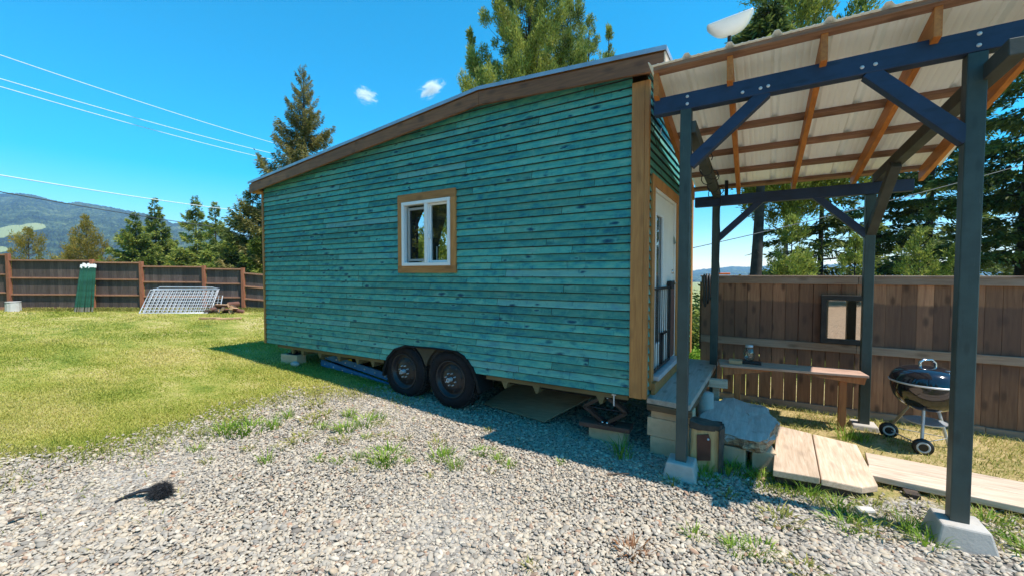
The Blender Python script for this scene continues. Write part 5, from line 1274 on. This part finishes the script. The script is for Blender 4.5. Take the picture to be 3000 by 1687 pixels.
x, y, z = at(bu(1770), 16); bush((x,y,z), 2.0, 3.2, 9000, 'leafA', 'darker round shrub further down the slope in the gap', 43, .2)
# beyond the left fence
LT = [(75,40,585,3.3,'leafG','golden green rounded conifer at the left beyond the fence',51,.55),(20,46,640,3.0,'leafB','low olive conifer at the left edge of the far row',52,.7),
      (222,40,552,3.2,'leafG','golden conifer with a pointed crown left of the green row',53,.75),(190,44,600,2.4,'leafG','smaller golden conifer leaning on the left of the pointed golden one',54,.8),
      (345,40,535,3.4,'leafA','left green conifer of the tall row beyond the fence',55,.8),(395,43,500,3.6,'leafA','second green conifer of the tall row with a thin pale top',56,.9),
      (440,48,600,3.0,'leafA','short green conifer in the dip of the far row',57,.8),(497,40,496,3.7,'leafA','tallest sparse conifer of the far row with a visible stem',58,.9),
      (545,38,512,3.4,'leafA','sparse topped conifer right of the tallest of the far row',59,.9),(575,34,600,2.7,'leafD','lighter green bushy conifer low in the far row',60,.7),
      (640,27,478,3.4,'leafC','dark conifer right next to the left corner of the house',61,.75),(600,31,585,2.6,'leafA','bushy conifer next to the dark one at the house corner',62,.7),
      (300,48,655,2.6,'leafB','low olive shrubby conifer between the golden one and the green row',63,.6),(130,50,655,2.4,'leafB','low olive conifer right of the golden rounded one',64,.6),
      (455,36,625,2.2,'leafD','light green young conifer peeking over the fence steps',65,.7),(690,25,560,2.6,'leafA','conifer mostly hidden behind the left end of the house',66,.7)]
for px, dep, vt, rad, leaf, lb, sd, pf_ in LT:
    if leaf == 'leafG': tree(px, dep, vt, rad*1.15, leaf, lb, GL, sd, 140, 34000, .20, .04, prof=pf_*1.15, droop=.10, up0=.7, upturn=.3, puff=.50, per=9)
    else: tree(px, dep, vt, rad*1.22, leaf, lb, GL, sd, 120, 34000, .33*dep/40+.06, .05, prof=pf_*1.1, droop=.18, up0=.55, upturn=.25, spread=.34, clump=.4)

# ---------------------------------------------------------------- hills
def m_hill():
    q = NT('forested_hillside'); o = q.n('TexCoord').outputs['Object']
    v = q.n('TexVoronoi', {'Vector': o, 'Scale': .035}).outputs['Distance']; n = q.noise(o, .006, 6, .6)
    f = q.ramp(q.math('ADD', q.math('MULTIPLY', v, -.5), n), [(.05, (.010,.022,.012)), (.3, (.040,.066,.028)), (.55, (.12,.15,.065))])
    g = q.mix(n, (.19,.23,.085), (.29,.30,.13))
    return q.done(q.bsdf(q.mix(q.ramp(q.math('ADD', q.attr('meadow'), q.math('MULTIPLY_ADD', q.noise(o, .006, 3), .7, -.35)), [(.48, 0.), (.50, 1.)]), f, g), .95))
MH = m_hill()
def hills(name, prof, dep0, dep1, zfoot, meadows=(), nu=620, nd=90, amp=9., seed=1):
    us = np.linspace(prof[0][0], prof[-1][0], nu); vr = np.interp(us, [p[0] for p in prof], [p[1] for p in prof])
    rg = np.random.default_rng(seed)
    dd = np.linspace(0, 1, nd); V = []; mw = []
    hr = 1.75+dep1*(688-vr)/1026.
    for j in range(nd+12):
        if j < nd:
            t = dd[j]; dep = dep0+(dep1-dep0)*t; z = zfoot+(hr-zfoot)*(t**.85)
        else:
            t = 1; dep = dep1+(j-nd+1)*60; z = hr-(j-nd+1)*22
        X = -sin(AZ)*dep+cos(AZ)*dep*(us-1288)/1027.; Y = cos(AZ)*dep+sin(AZ)*dep*(us-1288)/1027.
        bump_ = amp*(np.sin(X*.017+Y*.011)*np.sin(Y*.019-X*.008))*t*(1 if j < nd-6 else .3)+rg.uniform(0, amp*.9, nu)
        vq = 688-(z-1.75)*1026./dep; mm = np.zeros(nu)
        for (cu_, cv, ru, rv) in meadows: mm = np.maximum(mm, np.clip(1.6-np.hypot((us-cu_)/ru, (vq-cv)/rv), 0, 1))
        z = z+bump_*(1-.92*mm)
        V.append(np.stack([X, Y, z], 1))
        m = np.zeros(nu); vv = 688-(z-1.75)*1026./dep
        for (cu_, cv, ru, rv) in meadows: m = np.maximum(m, 1-np.hypot((us-cu_)/ru, (vv-cv)/rv)*.5)
        mw.append(m if j < nd else m*0)
    V = np.concatenate(V); n2 = nd+12
    i = np.arange(n2-1)[:,None]*nu; k = np.arange(nu-1)[None,:]
    F = np.stack([i+k, i+k+1, i+nu+k+1, i+nu+k], -1).reshape(-1, 4)
    o = npmesh(name, V, F, MH, smooth=False, attr={'meadow': np.concatenate(mw)}); props(o, kind='structure')
hills('hill', [(-1400,560),(-900,540),(-500,520),(-200,500),(0,493),(60,490),(90,494),(140,510),(175,516),(205,511),(260,522),(330,535),(380,543),(440,566),(490,560),(540,566),(600,592),(650,598),(760,625),(900,650)], 700, 2100, -25, [(45,583,48,15),(88,573,30,9),(4,590,30,14),(6,628,18,9)], seed=3)
hills('distant_ridge', [(700,672),(1000,668),(1300,675),(1600,678),(1700,682),(1745,683),(1790,678),(1840,673),(1880,674),(1960,670),(2200,666),(2500,660),(3000,650),(3600,655),(4400,640)], 2200, 4600, -45, amp=12., seed=5)

# ---------------------------------------------------------------- power lines
def wire(name, a, b, sag, r, m, label):
    a, b = Vector(a), Vector(b); pts = []
    for i in range(41):
        t = i/40; p = a.lerp(b, t); p.z -= sag*4*t*(1-t); pts.append(p)
    o = MB().tube(pts, r, 5).build(name, m); props(o, label, 'power line', 'power lines crossing the yard')
def ext(a, b, t0, t1):
    a, b = Vector(a), Vector(b); return a+(b-a)*t0, a+(b-a)*t1
for (a, b, r, m, sag, lb) in (((-31.98,4.8,12.8),(-41.56,28.28,14.89),.022,'wire',.5,'topmost pale power line sloping down to the house roof'),
                       ((-31.96,4.76,11.64),(-43.06,27.37,14.36),.022,'wire',.5,'second pale power line sloping down to the house roof'),
                       ((-31.95,4.75,11.25),(-43.62,27.02,13.84),.022,'wire',.5,'third pale power line just under the second one'),
                       ((-31.87,4.61,6.77),(-41.54,22.18,7.71),.028,'wire',.3,'twisted pale cable above the hill and the far conifers'),
                       ((-31.85,4.59,5.95),(-41.5,22.12,5.76),.028,'wired',.3,'lowest dark cable crossing in front of the hill')):
    p, q2 = ext(a, b, -.35, 1.10); wire('power_line', p, q2, sag, r, M[m], lb)
p, q2 = ext((-1.58,13.05,2.66), (6.78,18.1,5.11), -.4, 1.4); wire('power_line', p, q2, .25, .012, M['wired'], 'single dark cable passing in front of the bare trunk behind the brown fence')

# ---------------------------------------------------------------- clouds
def cloud(px, v, depth, w, h, rot, dens, label, seed):
    s = depth*bu(px); x = -sin(AZ)*depth+cos(AZ)*s; y = cos(AZ)*depth+sin(AZ)*s; z = topz(v, depth)
    q = NT('cloud_vapour'); c = q.n('TexCoord').outputs['Object']
    n = q.noise(q.n('Mapping', {'Vector': c, 'Location': (seed,seed*2,0), 'Scale': (1.3,1.3,1.9)}).outputs[0], 1.5, 5, .62, .5)
    l = q.n('VectorMath', {0: c}, operation='LENGTH').outputs['Value']
    f = q.math('SUBTRACT', q.math('MULTIPLY_ADD', l, -.60, 1.12), q.math('MULTIPLY', q.math('SUBTRACT', 1., n), 1.45))
    d = q.math('MULTIPLY', q.math('MAXIMUM', f, 0.), dens)
    vol = q.n('VolumePrincipled', {'Color': (1,1,1), 'Density': d, 'Anisotropy': .3})
    q.t.links.new(vol.outputs[0], q.out.inputs[1])
    V, F = ico2(); o = npmesh('cloud', V*1.0, F, q.m); o.location = (x,y,z); o.scale = (w,w*.8,h); o.rotation_euler = (0,rot,AZ)
    props(o, label, 'cloud', 'small fair weather clouds')
cloud(925, 250, 5200, 190, 130, R(18), .055, 'small thin wispy cloud above the left slope of the house roof', 1.3)
cloud(1088, 233, 5200, 230, 100, R(-28), .085, 'small bright white cloud just left of the huge conifer', 4.1)

# ---------------------------------------------------------------- haze
q = NT('pale_haze'); vol = q.n('VolumePrincipled', {'Color': (.30,.56,1.,1), 'Density': .00013, 'Anisotropy': .0}); q.t.links.new(vol.outputs[0], q.out.inputs[1])
hz = MB().box((-7600,-400,-75), (4200,5100,620)).build('haze', q.m); props(hz, 'thin pale blue air over the whole valley', 'haze', kind='stuff')

# ---------------------------------------------------------------- light, sky, camera
SUN = Vector((.48, .03, 1.)).normalized()
el = math.asin(SUN.z); azm = math.atan2(SUN.x, SUN.y)
w = bpy.data.worlds.new('World'); S.world = w; w.use_nodes = True
t = w.node_tree; bg = t.nodes['Background']
sk = t.nodes.new('ShaderNodeTexSky'); sk.sky_type = 'NISHITA'; sk.sun_disc = False
sk.sun_elevation = el; sk.sun_rotation = azm; sk.altitude = 200; sk.air_density = 1.0; sk.dust_density = .25; sk.ozone_density = 2.2
hsv = t.nodes.new('ShaderNodeHueSaturation'); hsv.inputs['Saturation'].default_value = 1.72; hsv.inputs['Hue'].default_value = .479
t.links.new(sk.outputs[0], hsv.inputs['Color']); t.links.new(hsv.outputs[0], bg.inputs[0]); bg.inputs[1].default_value = .15
sl = bpy.data.lights.new('sun', 'SUN'); sl.energy = 4.3; sl.angle = R(.5); sl.color = (1., .94, .85)
so = bpy.data.objects.new('sun', sl); COL.objects.link(so); so.rotation_euler = (-SUN).to_track_quat('-Z', 'Y').to_euler(); so.location = (20, 5, 30)
cam = bpy.data.cameras.new('camera'); co = bpy.data.objects.new('camera', cam); COL.objects.link(co)
co.location = (0, 0, 1.75); co.rotation_euler = (R(90)-math.atan(36.5/1027), 0, AZ)
cam.sensor_width = 36; cam.lens = 36*1027/2576.; cam.clip_start = .05; cam.clip_end = 20000
S.camera = co
S.view_settings.view_transform = 'Standard'; S.view_settings.look = 'None'; S.view_settings.exposure = .78; S.view_settings.gamma = 1
S.render.engine = 'CYCLES'
S.cycles.max_bounces = 8; S.cycles.transparent_max_bounces = 12; S.cycles.volume_bounces = 3
